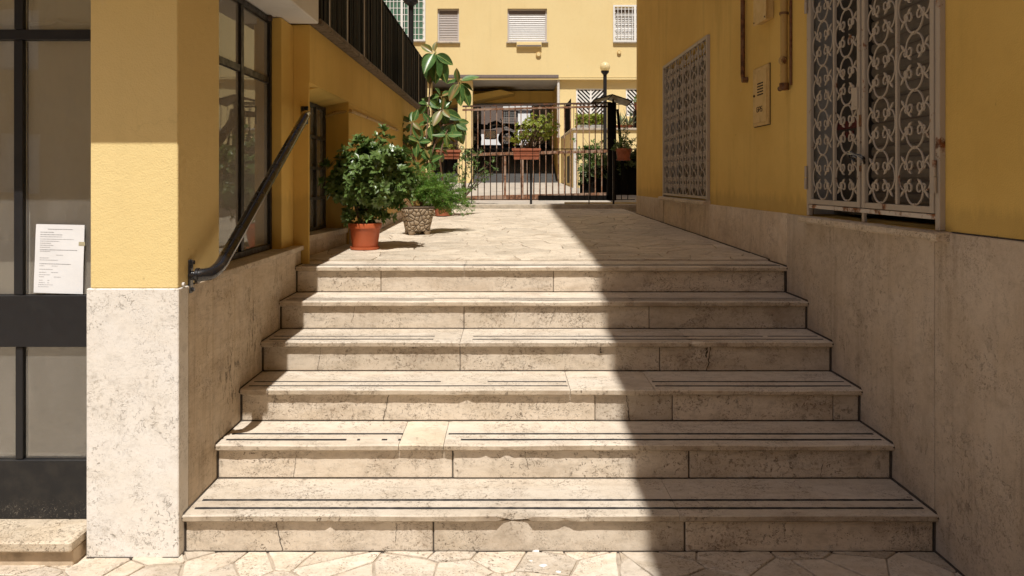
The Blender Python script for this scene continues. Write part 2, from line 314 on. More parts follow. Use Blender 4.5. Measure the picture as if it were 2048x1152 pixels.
class MB:
    def __init__(s): s.v = []; s.f = []
    def add(s, vs, fs):
        b = len(s.v); s.v += [tuple(v) for v in vs]; s.f += [tuple(i + b for i in f) for f in fs]; return s
    def box(s, x0, x1, y0, y1, z0, z1):
        return s.add([(x0,y0,z0),(x1,y0,z0),(x1,y1,z0),(x0,y1,z0),(x0,y0,z1),(x1,y0,z1),(x1,y1,z1),(x0,y1,z1)],
                     [(0,3,2,1),(4,5,6,7),(0,1,5,4),(1,2,6,5),(2,3,7,6),(3,0,4,7)])
    def cbox(s, x0, x1, y0, y1, z0, z1, c=.003):
        v = []; idx = {}
        X, Y, Z = (x0, x1), (y0, y1), (z0, z1)
        for i in (0,1):
            for j in (0,1):
                for k in (0,1):
                    sx, sy, sz = (1-2*i)*c, (1-2*j)*c, (1-2*k)*c
                    idx[i,j,k,0] = len(v); v.append((X[i], Y[j]+sy, Z[k]+sz))
                    idx[i,j,k,1] = len(v); v.append((X[i]+sx, Y[j], Z[k]+sz))
                    idx[i,j,k,2] = len(v); v.append((X[i]+sx, Y[j]+sy, Z[k]))
        f = []
        for i in (0,1):
            q = [idx[i,0,0,0], idx[i,1,0,0], idx[i,1,1,0], idx[i,0,1,0]]; f.append(q if i else q[::-1])
            q = [idx[0,i,0,1], idx[1,i,0,1], idx[1,i,1,1], idx[0,i,1,1]]; f.append(q[::-1] if i else q)
            q = [idx[0,0,i,2], idx[1,0,i,2], idx[1,1,i,2], idx[0,1,i,2]]; f.append(q if i else q[::-1])
        for a in (0,1):
            for b in (0,1):
                f.append((idx[a,b,0,0], idx[a,b,0,1], idx[a,b,1,1], idx[a,b,1,0]) if a == b else (idx[a,b,1,0], idx[a,b,1,1], idx[a,b,0,1], idx[a,b,0,0]))
                f.append((idx[a,0,b,0], idx[a,0,b,2], idx[a,1,b,2], idx[a,1,b,0]))
                f.append((idx[0,a,b,1], idx[0,a,b,2], idx[1,a,b,2], idx[1,a,b,1]))
                for k in (0,1): f.append((idx[a,b,k,0], idx[a,b,k,1], idx[a,b,k,2]))
        return s.add(v, f)
    def quad(s, a, b, c, d): return s.add([a, b, c, d], [(0,1,2,3)])
    def prism(s, pts, z0, z1):
        n = len(pts)
        zz0 = z0 if callable(z0) else (lambda x, y: z0); zz1 = z1 if callable(z1) else (lambda x, y: z1)
        vs = [(x, y, zz0(x, y)) for x, y in pts] + [(x, y, zz1(x, y)) for x, y in pts]
        return s.add(vs, [tuple(range(n))[::-1], tuple(range(n, 2*n))] + [(i, (i+1) % n, n+(i+1) % n, n+i) for i in range(n)])
    def tube(s, path, r, seg=8, cap=True):
        path = [Vector(p) for p in path]; n = len(path)
        rs = r if isinstance(r, (list, tuple)) else [r]*n
        up = None; vs = []
        for i, p in enumerate(path):
            t = (path[min(i+1, n-1)] - path[max(i-1, 0)]).normalized()
            if up is None:
                up = Vector((0,0,1)) if abs(t.z) < .9 else Vector((1,0,0))
            a = t.cross(up).normalized(); b = a.cross(t).normalized(); up = b
            for k in range(seg):
                w = 2*math.pi*k/seg; vs.append(p + (a*math.cos(w) + b*math.sin(w))*rs[i])
        fs = [(i*seg+k, i*seg+(k+1) % seg, (i+1)*seg+(k+1) % seg, (i+1)*seg+k) for i in range(n-1) for k in range(seg)]
        if cap: fs += [tuple(range(seg))[::-1], tuple(range((n-1)*seg, n*seg))]
        return s.add(vs, fs)
    def lathe(s, c, prof, seg=32):
        vs = []; fs = []
        for r, z in prof:
            for k in range(seg):
                w = 2*math.pi*k/seg; vs.append((c[0]+r*math.cos(w), c[1]+r*math.sin(w), c[2]+z))
        for i in range(len(prof)-1):
            for k in range(seg): fs.append((i*seg+k, i*seg+(k+1) % seg, (i+1)*seg+(k+1) % seg, (i+1)*seg+k))
        fs.append(tuple(range(seg))[::-1]); fs.append(tuple(range((len(prof)-1)*seg, len(prof)*seg)))
        return s.add(vs, fs)
    def build(s, name, mat, parent=None, origin=None, smooth=False, label=None):
        o0 = org(parent) if parent else Vector(origin or (0, 0, 0))
        me = bpy.data.meshes.new(name)
        me.from_pydata([(v[0]-o0.x, v[1]-o0.y, v[2]-o0.z) for v in s.v], [], s.f)
        me.materials.append(mat); me.update()
        if smooth:
            me.shade_smooth()
            if smooth != 'full': me.set_sharp_from_angle(angle=R(40))
        o = link(name, me, parent, None if parent else o0); ORG[o] = o0
        if label: o['label'] = label
        return o
def copies(proto, parent, locs, scales=None):
    """put the prototype at the first place and copies sharing its mesh at the others (places relative to parent)"""
    out = []
    for i, L in enumerate(locs):
        o = proto if i == 0 else proto.copy()
        if i: COL.objects.link(o); o.parent = parent; ORG[o] = org(parent)
        o.location = L
        if scales: o.scale = scales[i]
        out.append(o)
    return out

def wall_holes(mb, u0, u1, v0, v1, holes, fn, depth, edge=True):
    us = sorted({u0, u1, *[h[0] for h in holes], *[h[1] for h in holes]}); vs = sorted({v0, v1, *[h[2] for h in holes], *[h[3] for h in holes]})
    us = [u for u in us if u0 <= u <= u1]; vs = [v for v in vs if v0 <= v <= v1]
    for i in range(len(us)-1):
        for j in range(len(vs)-1):
            uc, vc = (us[i]+us[i+1])/2, (vs[j]+vs[j+1])/2
            if any(h[0] < uc < h[1] and h[2] < vc < h[3] for h in holes): continue
            mb.quad(fn(us[i], vs[j], 0), fn(us[i+1], vs[j], 0), fn(us[i+1], vs[j+1], 0), fn(us[i], vs[j+1], 0))
    rects = list(holes) + ([(u0, u1, v0, v1)] if edge else [])
    for a, b, c, d in rects:
        P = [(a, c), (b, c), (b, d), (a, d)]
        for k in range(4):
            p, q = P[k], P[(k+1) % 4]
            mb.quad(fn(*p, 0), fn(*q, 0), fn(*q, depth), fn(*p, depth))

# =====================================================================================
#  SETTING: ground, steps, landing
# =====================================================================================
g = MB(); g.quad((-40, -40, -.006), (40, -40, -.006), (40, 60, -.006), (-40, 60, -.006))
ground = struct(g.build('ground', M['mortar']))

def voronoi_cells(pts, rect, sx=1., nn=26):
    cells = []
    for i, p in enumerate(pts):
        poly = [(rect[0], rect[2]), (rect[1], rect[2]), (rect[1], rect[3]), (rect[0], rect[3])]
        near = sorted((q for j, q in enumerate(pts) if j != i), key=lambda q: (q[0]-p[0])**2 + ((q[1]-p[1])*sx)**2)[:nn]
        for q in near:
            nx, ny = q[0]-p[0], (q[1]-p[1])*sx*sx
            cx, cy = (q[0]+p[0])/2, (q[1]+p[1])/2
            out = []
            for k in range(len(poly)):
                a, b = poly[k], poly[(k+1) % len(poly)]
                da = (a[0]-cx)*nx + (a[1]-cy)*ny; db = (b[0]-cx)*nx + (b[1]-cy)*ny
                if da <= 0: out.append(a)
                if (da < 0) != (db < 0) and da != db:
                    t = da/(da-db); out.append((a[0]+(b[0]-a[0])*t, a[1]+(b[1]-a[1])*t))
            poly = out
            if len(poly) < 3: break
        if len(poly) >= 3: cells.append(poly)
    return cells
def inset(poly, d):
    n = len(poly); cx = sum(p[0] for p in poly)/n; cy = sum(p[1] for p in poly)/n
    out = poly
    lines = []
    for k in range(n):
        a, b = poly[k], poly[(k+1) % n]
        ex, ey = b[0]-a[0], b[1]-a[1]; L = math.hypot(ex, ey)
        if L < 1e-6: continue
        nx, ny = ey/L, -ex/L
        if (cx-a[0])*nx + (cy-a[1])*ny > 0: nx, ny = -nx, -ny
        lines.append((a[0]-nx*d, a[1]-ny*d, nx, ny))
    for (x, y, nx, ny) in lines:
        new = []
        for k in range(len(out)):
            a, b = out[k], out[(k+1) % len(out)]
            da = (a[0]-x)*nx + (a[1]-y)*ny; db = (b[0]-x)*nx + (b[1]-y)*ny
            if da <= 0: new.append(a)
            if (da < 0) != (db < 0) and da != db:
                t = da/(da-db); new.append((a[0]+(b[0]-a[0])*t, a[1]+(b[1]-a[1])*t))
        out = new
        if len(out) < 3: return []
    # merge near-duplicates
    res = []
    for p in out:
        if not res or math.hypot(p[0]-res[-1][0], p[1]-res[-1][1]) > .006: res.append(p)
    if len(res) > 2 and math.hypot(res[0][0]-res[-1][0], res[0][1]-res[-1][1]) < .006: res.pop()
    return res if len(res) >= 3 else []
def ragged(poly, amp):
    out = []
    n = len(poly)
    for k in range(n):
        a, b = poly[k], poly[(k+1) % n]
        L = math.hypot(b[0]-a[0], b[1]-a[1]); m = max(1, int(L/.06))
        for i in range(m):
            t = i/m; x, y = a[0]+(b[0]-a[0])*t, a[1]+(b[1]-a[1])*t
            if i: 
                nx, ny = (b[1]-a[1])/L, -(b[0]-a[0])/L; j = random.uniform(-amp, amp); x += nx*j; y += ny*j
            out.append((x, y))
    return out
def stone(poly, zf, h, parent, mat, bev=.003):
    poly = [p for p in poly]
    if len(poly) < 3: return
    top = inset(poly, bev)
    n = len(poly); cx = sum(p[0] for p in poly)/n; cy = sum(p[1] for p in poly)/n
    top = [(cx+(p[0]-cx)*.965, cy+(p[1]-cy)*.965) for p in poly]
    tx, ty = random.uniform(-.006, .006), random.uniform(-.006, .006); dz = random.uniform(-.0015, .002)
    z = lambda x, y, k: zf(x, y) + k + dz + (x-cx)*tx + (y-cy)*ty
    mb = MB()
    vs = [(x, y, zf(x, y)-.004) for x, y in poly] + [(x, y, z(x, y, h-.003)) for x, y in poly] + [(x, y, z(x, y, h)) for x, y in top]
    fs = [(i, (i+1) % n, n+(i+1) % n, n+i) for i in range(n)] + [(n+i, n+(i+1) % n, 2*n+(i+1) % n, 2*n+i) for i in range(n)] + [tuple(range(2*n, 3*n))]
    mb.add(vs, fs)
    return mb.build('paving_stone', mat, parent)
def scatter(rect, step, sx=1., jit=.6):
    pts = []; y = rect[2]; r = 0
    while y < rect[3]+step:
        x = rect[0] + (step/2 if r % 2 else 0)
        while x < rect[1]+step:
            pts.append((x+random.uniform(-jit, jit)*step, y+random.uniform(-jit, jit)*step/sx)); x += step*random.choice((.55, .75, .9, 1.1, 1.5))
        y += step/sx; r += 1
    return pts
# lower crazy paving
g = MB(); g.quad((-3.4, 1.7, -.002), (3, 1.7, -.002), (3, 3.2, -.002), (-3.4, 3.2, -.002))
pav = struct(g.build('pavement', M['mortar']))
for c in voronoi_cells(scatter((-3.2, 1.828, 2.2, 3.19), .20, 1.0), (-3.2, 1.825, 2.2, 3.192)):
    q = inset(c, .0045)
    if q: stone(ragged(q, .005), lambda x, y: -.002, .008, pav, M['paving'])
for (px, py, r) in ((1073, 1106, .012), (1087, 1135, .014), (1118, 1148, .01), (1062, 1126, .006)):
    P = at(px, py, EYE*F/(py-CY)); mb = MB()
    mb.prism([(P.x+random.uniform(.5, 1)*r*math.cos(a*.8)*1.5, P.y+random.uniform(.5, 1)*r*math.sin(a*.8)) for a in range(8)], .006, .0095)
    mb.build('paint_splash', M['lichen'], pav)

# ---- staircase
NY = [3.168, 3.529, 3.846, 4.188, 4.528, 4.873]
RH = .1706
XL, XR = -1.371, 1.829
st = thing('staircase', (.229, 3.168, 0), 'worn travertine staircase of six steps with black inlaid strips, partly shaded', 'staircase')
def tread_slab(x0, x1, k, mat, chip=None, top=None):
    ny = NY[k]; zt = RH*(k+1) if k < 5 else 1.024; back = (NY[k+1]+.03) if k < 5 else 5.215
    n = max(2, int((x1-x0)/.022)); vs = []; fs = []
    for i in range(n+1):
        x = x0+(x1-x0)*i/n
        def nz(s, o): return noise.noise(Vector((x*s, k*7.3, o)))
        w = .0012*nz(5, 1) + .0018*nz(45, 2); wb = .003*nz(14, 3)+.0015*nz(55, 9); wear = .008*max(0, nz(1.7, 5))
        ch = 0
        if chip:
            for (cxx, cw, cd) in chip:
                t = abs(x-cxx)/cw
                if t < 1: ch = max(ch, cd*(1-t*t)*(1+.35*nz(70, 4)))
        small = max(0, nz(26, 11)-.42)*.012
        f = ny + w + ch*.8 + small*.5
        prof = [(back, zt), (ny+.075, zt-wear*.2), (f+.006, zt-.0005-wear), (f+.0015, zt-.0025-wear-ch*.5), (f, zt-.006-wear-ch*.8), (f+wb*.4+ch*.4, zt-.026+wb*.4), (f+.006+small+ch*.9, zt-.032+small*.4), (ny+.06+ch, zt-.032), (back, zt-.032)]
        e = min(i, n-i)
        if e == 0: prof = [(y+(.002 if y < ny+.05 else 0), z-(.0015 if z > zt-.02 else 0)) for y, z in prof]
        vs += [(x, y, z) for y, z in prof]
    m = len(prof)
    for i in range(n):
        for j in range(m): fs.append((i*m+j, (i+1)*m+j, (i+1)*m+(j+1) % m, i*m+(j+1) % m))
    fs.append(tuple(range(m))); fs.append(tuple(range(n*m, (n+1)*m))[::-1])
    mb = MB(); mb.add(vs, fs)
    o = mb.build('tread', mat, st); o.data.materials.append(M['nosing'])
    for i in range(n): o.data.polygons[i*m+4].material_index = 1; o.data.polygons[i*m+5].material_index = 1
    return o
GAP = .0022
TJ = [[.735], [-.506, -.294], [.33, .765], [-.257, 1.04], [.773], [-.273]]
PATCH = {(1, 1)}
CH = {0: [(.04, .075, .028), (-.75, .02, .006), (.25, .03, .007)], 1: [(-.1, .02, .006), (.0, .03, .006)], 2: [(XL+.01, .02, .014), (-.2, .03, .008)], 3: [(1.05, .025, .012)]}
for k in range(6):
    xs = [XL+.002] + TJ[k] + [XR-.002]
    for j in range(len(xs)-1):
        tread_slab(xs[j]+(GAP/2 if j else 0), xs[j+1]-(GAP/2 if j < len(xs)-2 else 0), k, M['patch'] if (k, j) in PATCH else M['tread'], CH.get(k))
RJ = [[-.311, .764], [-.254, .869], [.46, .86, 1.69], [-.258, .864], [-.255, .869], [-.817, .310]]
for k in range(6):
    y0 = NY[k]+.0265; z0 = RH*k + .003 if k else .003; z1 = (RH*(k+1) if k < 5 else 1.024) - .033
    xs = [XL+.008] + RJ[k] + [XR-.008]
    for j in range(len(xs)-1):
        gp = .0048 if (k, j) in ((0, 1), (1, 1)) else .0018
        d = random.uniform(-.0015, .0015)
        mb = MB(); mb.cbox(xs[j]+(gp if j else 0), xs[j+1]-gp, y0+d, y0+.028, z0, z1, .004)
        mb.build('riser', M['riser_new'] if (k == 5 and j == 1) else M['riser'], st)
    mb = MB(); mb.box(XL+.001, XR-.001, y0+.006, y0+.05, max(0, z0-.002), z1); mb.build('grout_bed', M['grout'], st)
    # uneven bead of dark mortar at the foot of the riser
    n = 120; vs = []; fs = []
    for i in range(n+1):
        x = XL+.004+(XR-XL-.008)*i/n; h = .001+.005*abs(noise.noise(Vector((x*5, k, .3))))+.004*abs(noise.noise(Vector((x*23, k, .7)))) + (.007*abs(noise.noise(Vector((x*9, k, 4)))) if x > .5 else 0)
        b = z0-.003
        vs += [(x, y0-.004-h*.25, b-.001), (x, y0-.001, b+h*.8), (x, y0+.01, b+h)]
    for i in range(n):
        for j in range(2): fs.append((i*3+j, i*3+3+j, i*3+4+j, i*3+1+j))
    mb = MB(); mb.add(vs, fs); mb.build('mortar_bead', M['grout'], st, smooth=True)
random.seed(77)
def crack(x, k, top=1., bot=0., w=.0022, lean=.02):
    y = NY[k]+.0242; z0 = RH*k+.006; z1 = (RH*(k+1) if k < 5 else 1.024)-.036; n = 9; L = []; R_ = []
    for i in range(n+1):
        t = top+(bot-top)*i/n; z = z0+(z1-z0)*t; xx = x+lean*(t-.5)+random.uniform(-.004, .004); ww = w*random.uniform(.4, 1.2)
        L.append((xx-ww, y, z)); R_.append((xx+ww, y, z))
    mb = MB(); mb.add(L+R_, [(i, n+1+i, n+2+i, i+1) for i in range(n)]); mb.build('crack', M['grout'], st)
for a in ((-.964, 0, 1, 0, .0016, -.03), (1.14, 3, 1, 0, .003, .02), (1.12, 3, 1, .55, .005, .02), (-.47, 0, .9, .3, .001), (.63, 2, 1, 0, .0022, -.02), (-1.2, 2, 1, .5, .001), (-.62, 2, 1, .0, .0014, .03), (-.93, 4, 1, .2, .001), (.28, 4, .9, .1, .0012, .05),
          (.53, 3, 1, .75, .004, 0), (-1.05, 3, 1, 0, .001, .02), (1.5, 1, .5, 0, .0012), (.1, 1, 1, .3, .001, -.02), (-.254+.31, 4, .8, .2, .001, .04), (1.2, 5, .9, .2, .001), (-1.0, 1, 1, 0, .001)): crack(*a)
# inlaid strips, worn away in places
def gone(k, row, x):
    if k == 1 and -.515 < x < -.285: return True
    if k == 2 and .32 < x < .775: return True
    if k == 1 and row == 0 and -.78 < x < -.52: return noise.noise(Vector((x*16, 1, 1))) > -.25
    if k == 1 and row == 0 and -.3 < x < -.22: return True
    if k == 3 and (-.42 < x < -.2): return True
    if k == 4 and (-.45 < x < -.1): return row == 0
    if k == 2 and (-.35 < x < -.1): return row == 1
    return noise.noise(Vector((x*11, k*3.1, row*5))) > .74
for k in range(6):
    zt = (RH*(k+1) if k < 5 else 1.024)
    for row, off in ((0, .066), (1, .148)):
        mb = MB(); n = 240; run = None
        for i in range(n+1):
            x = XL+.03+(XR-XL-.06)*i/n
            if k > 3: off2 = off*.8
            else: off2 = off
            if i < n and not gone(k, row, x):
                w = (.0076 if k < 2 else .0058)*(1+.35*noise.noise(Vector((x*25, k, row)))); x2 = XL+.03+(XR-XL-.06)*(i+1)/n
                y = NY[k]+off2
                w2 = (.0076 if k < 2 else .0058)*(1+.35*noise.noise(Vector((x2*25, k, row))))
                mb.add([(x,y-w,zt+.0016),(x2,y-w2,zt+.0016),(x2,y+w2,zt+.0016),(x,y+w,zt+.0016),(x,y-w,zt-.002),(x2,y-w2,zt-.002),(x2,y+w2,zt-.002),(x,y+w,zt-.002)], [(0,1,2,3),(0,4,5,1),(3,2,6,7)])
        mb.build('black_strip', M['strip'], st)
# stair body under the slabs
mb = MB()
for k in range(6):
    mb.box(XL+.003, XR-.003, NY[k]+.056, NY[k+1]+.05 if k < 5 else 5.2, -.02, (RH*(k+1) if k < 5 else 1.02)-.0325)
mb.build('stair_core', M['mortar'], st)

# ---- landing
g = MB(); g.add([(-1.9, 5.2, land(5.2)-.003), (1.86, 5.2, land(5.2)-.003), (1.86, 11.82, land(11.82)-.003), (-1.9, 11.82, land(11.82)-.003),
                 (-1.9, 5.2, .5), (1.86, 5.2, .5), (1.86, 11.82, .5), (-1.9, 11.82, .5)], [(0,1,2,3),(0,4,5,1),(1,5,6,2),(2,6,7,3),(3,7,4,0)])
landing = struct(g.build('landing_pavement', M['mortar']))
random.seed(12)
cells = voronoi_cells(scatter((-1.6, 1.83, 5.23, 11.8), .275, 1.05), (-1.6, 1.828, 5.222, 11.81))
for c in cells:
    q = inset(c, .003)
    if q: stone(ragged(q, .006), lambda x, y: land(y)-.003, .008, landing, M['paving_up'])
random.seed(3)
for (px, py) in ((1040, 492), (1160, 508), (1218, 516), (935, 470)):
    Y = .6365/((py-CY)/F+SLOPE); P = at(px, py, Y); P.z = land(Y)+.008
    mb = MB(); L = .035; a = random.uniform(0, 3)
    d = Vector((math.cos(a), math.sin(a), .1)); s_ = Vector((-math.sin(a), math.cos(a), .25))
    mb.add([P, P+d*L*.5+s_*L*.25, P+d*L, P+d*L*.5-s_*L*.25+Vector((0, 0, .006))], [(0,1,2),(0,2,3)])
    o = mb.build('fallen_leaf', M['dry'], None, origin=P)
    o['label'] = {1040: 'dry brown leaf lying on the sunlit landing above the top step', 1160: 'dry brown leaf on the landing at the edge of the big shadow', 1218: 'dry brown leaf on the shaded landing nearest the top step', 935: 'dry brown leaf on the landing right of the cobbled pot'}[px]
    o['category'] = 'leaf'; o['group'] = 'fallen leaves on the landing'

# kerb, driveway
mb = MB(); mb.cbox(-2.6, 3.4, 11.815, 12.15, 1.0, 1.2, .008); struct(mb.build('kerb', M['kerb']))
mb = MB(); mb.add([(-8, 12.14, 1.16), (10, 12.14, 1.16), (10, 24.6, 1.50), (-8, 24.6, 1.50), (-8, 12.14, .8), (10, 12.14, .8), (10, 24.6, .8), (-8, 24.6, .8)], [(0,1,2,3),(0,4,5,1),(1,5,6,2),(3,7,4,0)])
struct(mb.build('driveway', M['driveway']))
mb = MB(); mb.add([(-3.4, 24.6, 1.50), (1.75, 24.6, 1.50), (1.75, 29, 2.9), (-3.4, 29, 2.9), (-3.4, 40, 2.95), (1.75, 40, 2.95), (-12, 29, 2.94), (12, 29, 2.94), (12, 40, 2.94), (-12, 40, 2.94)], [(0,1,2,3),(3,2,5,4),(6,7,8,9)])
struct(mb.build('ramp', M['asphalt']))

# =====================================================================================
#  LEFT BUILDING (shop, pillar, canopy, terrace)
# =====================================================================================
lb = thing('shop_building', (-2.5, 3.14, 0), 'ochre shop building with travertine base on the left, pillar in half sun and terrace above', 'building')
PF = 3.14
mb = MB(); mb.cbox(-1.758, -1.371, PF, 3.24, .004, 1.131, .004); mb.build('plinth_front_slab', M['plinth_white'], lb)
mb = MB(); mb.box(-1.752, -1.375, 3.235, 3.6, 0, 1.128); mb.build('plinth_core', M['mortar'], lb)
for (y0, y1) in ((3.243, 3.507), (3.511, 3.793), (3.797, 5.02)):
    mb = MB(); mb.cbox(-1.43, -1.371+random.uniform(-.001, .001), y0, y1, .004, 1.128 if y0 < 3.5 else 1.115, .0025); mb.build('plinth_slab', M['plinth_left'], lb)
mb = MB(); mb.cbox(-1.744, -1.3765, PF+.006, 3.60, 1.1315, 2.615, .004); mb.build('pillar', M['ochre_pillar'], lb)
mb = MB(); mb.box(-1.9, -1.43, 3.61, 5.0, .0, 1.11); mb.build('wall_core', M['mortar'], lb)
mb = MB(); mb.cbox(-1.52, -1.355, 3.515, 5.03, 1.118, 1.147, .003); mb.build('window_sill', M['sill'], lb)
# second pillar
mb = MB(); mb.prism([(-1.8, 4.76), (-1.425, 4.76), (-1.425, 5.03), (-1.8, 5.03)], 1.148, 2.615)
mb.prism([(-1.7, 5.032), (-1.325, 5.032), (-1.32, 5.04), (-1.45, 5.3), (-1.7, 5.3)], 1.02, 2.625); mb.build('pillar', M['ochre_old'], lb)
# canopy slab
mb = MB(); mb.cbox(-5.0, -1.24, 2.675, 4.965, 2.62, 2.92, .006); mb.build('canopy_slab', M['white_plaster'], lb)
mb = MB(); mb.tube([(-1.63, 4.66, 2.595), (-1.50, 4.69, 2.60), (-1.47, 4.71, 2.60)], .018, 8); mb.build('cable_grommet', M['rust_dark'], lb)
# beam, wall, recess
mb = MB(); mb.box(-2.4, -1.318, 5.033, 12.3, 2.24, 2.628); mb.build('beam', M['ochre_old'], lb)
mb = MB(); mb.box(-2.4, -1.318, 6.28, 12.3, .9, 2.238); mb.build('wall', M['ochre_old'], lb)
mb = MB(); mb.add([(-1.56, 5.3, 2.185), (-1.56, 6.278, 2.185), (-1.33, 6.278, 2.238), (-1.33, 5.3, 2.238), (-1.56, 5.3, 2.239), (-1.56, 6.278, 2.239)], [(0,3,2,1),(0,1,5,4),(0,4,3),(1,2,5)]); mb.build('soffit', M['ochre_old'], lb)
mb = MB(); mb.prism([(-1.9, 5.3), (-1.44, 5.3), (-1.335, 6.277), (-1.9, 6.277)], .95, 1.145); mb.build('bench_plinth', M['plinth_left'], lb)
mb = MB(); mb.prism([(-1.9, 5.303), (-1.425, 5.303), (-1.322, 6.275), (-1.9, 6.275)], 1.146, 1.185); mb.build('ledge', M['sill'], lb)
for a, b in ((5.04, 6.4), (6.4, 8.2), (8.2, 10.1), (10.1, 12.3)):
    mb = MB(); mb.cbox(-1.45, -1.24, a+.002, b-.002, 2.632, 2.672, .006); mb.build('coping_stone', M['coping'], lb)
mb = MB(); mb.box(-6, -1.45, 4.97, 12.3, 2.63, 2.668); mb.build('terrace_floor', M['grey_plaster'], lb)
mb = MB(); mb.box(-9, -5, 2.9, 22, 0, 13); mb.build('upper_wall', M['ochre'], lb)
mb = MB(); mb.box(-5, -2.4, 6, 12.28, 0, 2.62); mb.build('rear_wall', M['ochre'], lb)
# skirting at wall foot on landing
mb = MB()
mb.cbox(-1.33, -1.304, 6.3, 12.2, 1.0, 1.19, .003); mb.build('skirting', M['plinth_left'], lb)
# --- recessed gridded window
win = MB()
wy0, wy1, wz0, wz1 = 5.32, 6.27, 1.187, 2.2
mb = MB()
ys = [5.34, 5.65, 5.96, 6.255]
for y in ys: mb.box(-1.545, -1.505, y-.014, y+.014, wz0, 2.19)
for z in (1.2, 1.44, 1.68, 1.925, 2.175): mb.box(-1.543, -1.507, wy0, wy1, z-.012, z+.012)
wf = mb.build('window_frame', simple('dark_steel_window', (.05, .045, .035), .6, var=.5, sc=12), lb)
for i in range(3):
    for j in range(4):
        mb = MB(); mb.box(-1.53, -1.526, ys[i]+.015, ys[i+1]-.015, [1.212, 1.452, 1.692, 1.937][j], [1.428, 1.668, 1.913, 2.163][j]); mb.build('pane', M['darkglass'], wf)
mb = MB(); mb.box(-1.75, -1.66, 5.3, 6.27, 1.19, 2.22); mb.build('interior', M['darkroom'], lb)
mb = MB(); mb.box(-1.655, -1.56, 5.62, 6.27, 1.19, 2.22); mb.build('curtain_board', M['board_dark'], lb)

# --- side shop window (faces the steps)
sw = thing('side_shop_window', (-1.5, 4.2, 1.147), 'black framed side shop window above the travertine sill beside the handrail', 'window')
def bars(parent, mat, lst, name='frame_bar'):
    for b in lst:
        mb = MB(); mb.cbox(*b, .002); mb.build(name, mat, parent)
X0, X1 = -1.525, -1.488
bars(sw, M['blackmetal'], [(X0, X1+.004, 3.601, 3.64, 1.149, 2.6), (X0, X1+.004, 4.725, 4.757, 1.149, 2.6), (X0, X1, 4.215, 4.262, 1.185, 2.575),
     (X0, X1+.002, 3.642, 4.723, 1.149, 1.183), (X0, X1+.002, 3.642, 4.723, 2.577, 2.612), (X0, X1-.003, 3.642, 4.213, 2.195, 2.235), (X0, X1-.003, 4.264, 4.723, 2.195, 2.235)])
for (a, b) in ((3.642, 4.213), (4.264, 4.723)):
    for (c, d) in ((1.185, 2.193), (2.237, 2.575)):
        mb = MB(); mb.box(-1.508, -1.504, a, b, c, d); mb.build('pane', M['glass_side'], sw)
mb = MB(); mb.box(-1.545, -1.53, 4.25, 4.75, 1.16, 2.6); mb.build('backing_board', M['board_pink'], sw)
mb = MB(); mb.box(-1.60, -1.59, 3.62, 4.247, 1.16, 2.6); mb.build('backing_board', M['board'], sw)

# --- front shop window at far left
fw = thing('front_shop_door', (-2.4, 3.27, 0), 'tall black framed glass shop door at the left edge with paper notice on its pane', 'door')
bars(fw, M['blackmetal'], [(-2.137, -2.098, 3.255, 3.30, 1.087, 2.193), (-2.132, -2.10, 3.258, 3.30, .373, .860), (-3.2, -1.76, 3.257, 3.30, 2.195, 2.24),
                           (-2.137, -2.098, 3.257, 3.30, 2.242, 2.61), (-1.775, -1.7595, 3.262, 3.30, .373, .86), (-1.775, -1.7595, 3.262, 3.30, 1.087, 2.193), (-1.775, -1.7595, 3.262, 3.30, 2.242, 2.61)])
bars(fw, M['blackmetal'], [(-3.2, -1.76, 3.25, 3.30, .862, 1.085)], 'mid_panel')
bars(fw, M['wornblack'], [(-3.2, -1.76, 3.25, 3.30, .118, .371)], 'kick_panel')
for (a, b) in ((-3.2, -2.139), (-2.096, -1.777)):
    for i, (c, d) in enumerate(((.373, .860), (1.087, 2.193), (2.242, 2.61))):
        mb = MB(); mb.box(a, b, 3.275, 3.279, c, d); mb.build('pane', M['glass'], fw)
        mb = MB(); mb.box(a-.005, b+.005, 3.302+.02*(i == 2), 3.31+.02*(i == 2), c-.02, d+.02); mb.build('backing_board', [M['board_dark'], M['board'], M['board_light']][i], fw)
mb = MB(); mb.tube([(-3.2, 3.305, 2.275), (-2.0, 3.305, 2.275), (-1.97, 3.305, 2.29), (-1.94, 3.305, 2.275), (-1.78, 3.305, 2.27)], .009, 8); mb.build('interior_pipe', M['board_light'], fw)
mb = MB(); mb.cbox(-3.2, -1.768, 3.045, 3.31, .07, .115, .008); mb.build('door_sill', M['sill'], fw)
mb = MB(); mb.cbox(-3.2, -1.775, 3.075, 3.30, .0, .068, .003); mb.build('sill_base', simple('rusty_brown_stone', (.55, .43, .30), .9, var=.5, sc=9, bump=.5), fw)
# notice
nt = thing('paper_notice', at(120, 587, 3.268), 'white printed paper notice taped to the lower corner of the shop door glass', 'notice')
def npnt(u, v, d=0):      # u 0..1 left-right, v 0..1 top-bottom
    a = at(73, 448, 3.268).lerp(at(170, 450, 3.268), u); b = at(68, 585, 3.268).lerp(at(166, 588, 3.268), u)
    p = a.lerp(b, v); w = .0008*math.sin(u*7+v*3)+.0006*math.sin(v*9-u*4); return Vector((p.x, 3.2685-w-.003-d, p.z))
mb = MB(); n = 12
mb.add([npnt(i/n, j/n, dd) for dd in (0, -.0004) for j in range(n+1) for i in range(n+1)], [(b+(j+1)*(n+1)+i, b+(j+1)*(n+1)+i+1, b+j*(n+1)+i+1, b+j*(n+1)+i) for b in (0, (n+1)**2) for j in range(n) for i in range(n)])
o = mb.build('sheet', M['paper'], nt, smooth='full')
mb = MB(); random.seed(5)
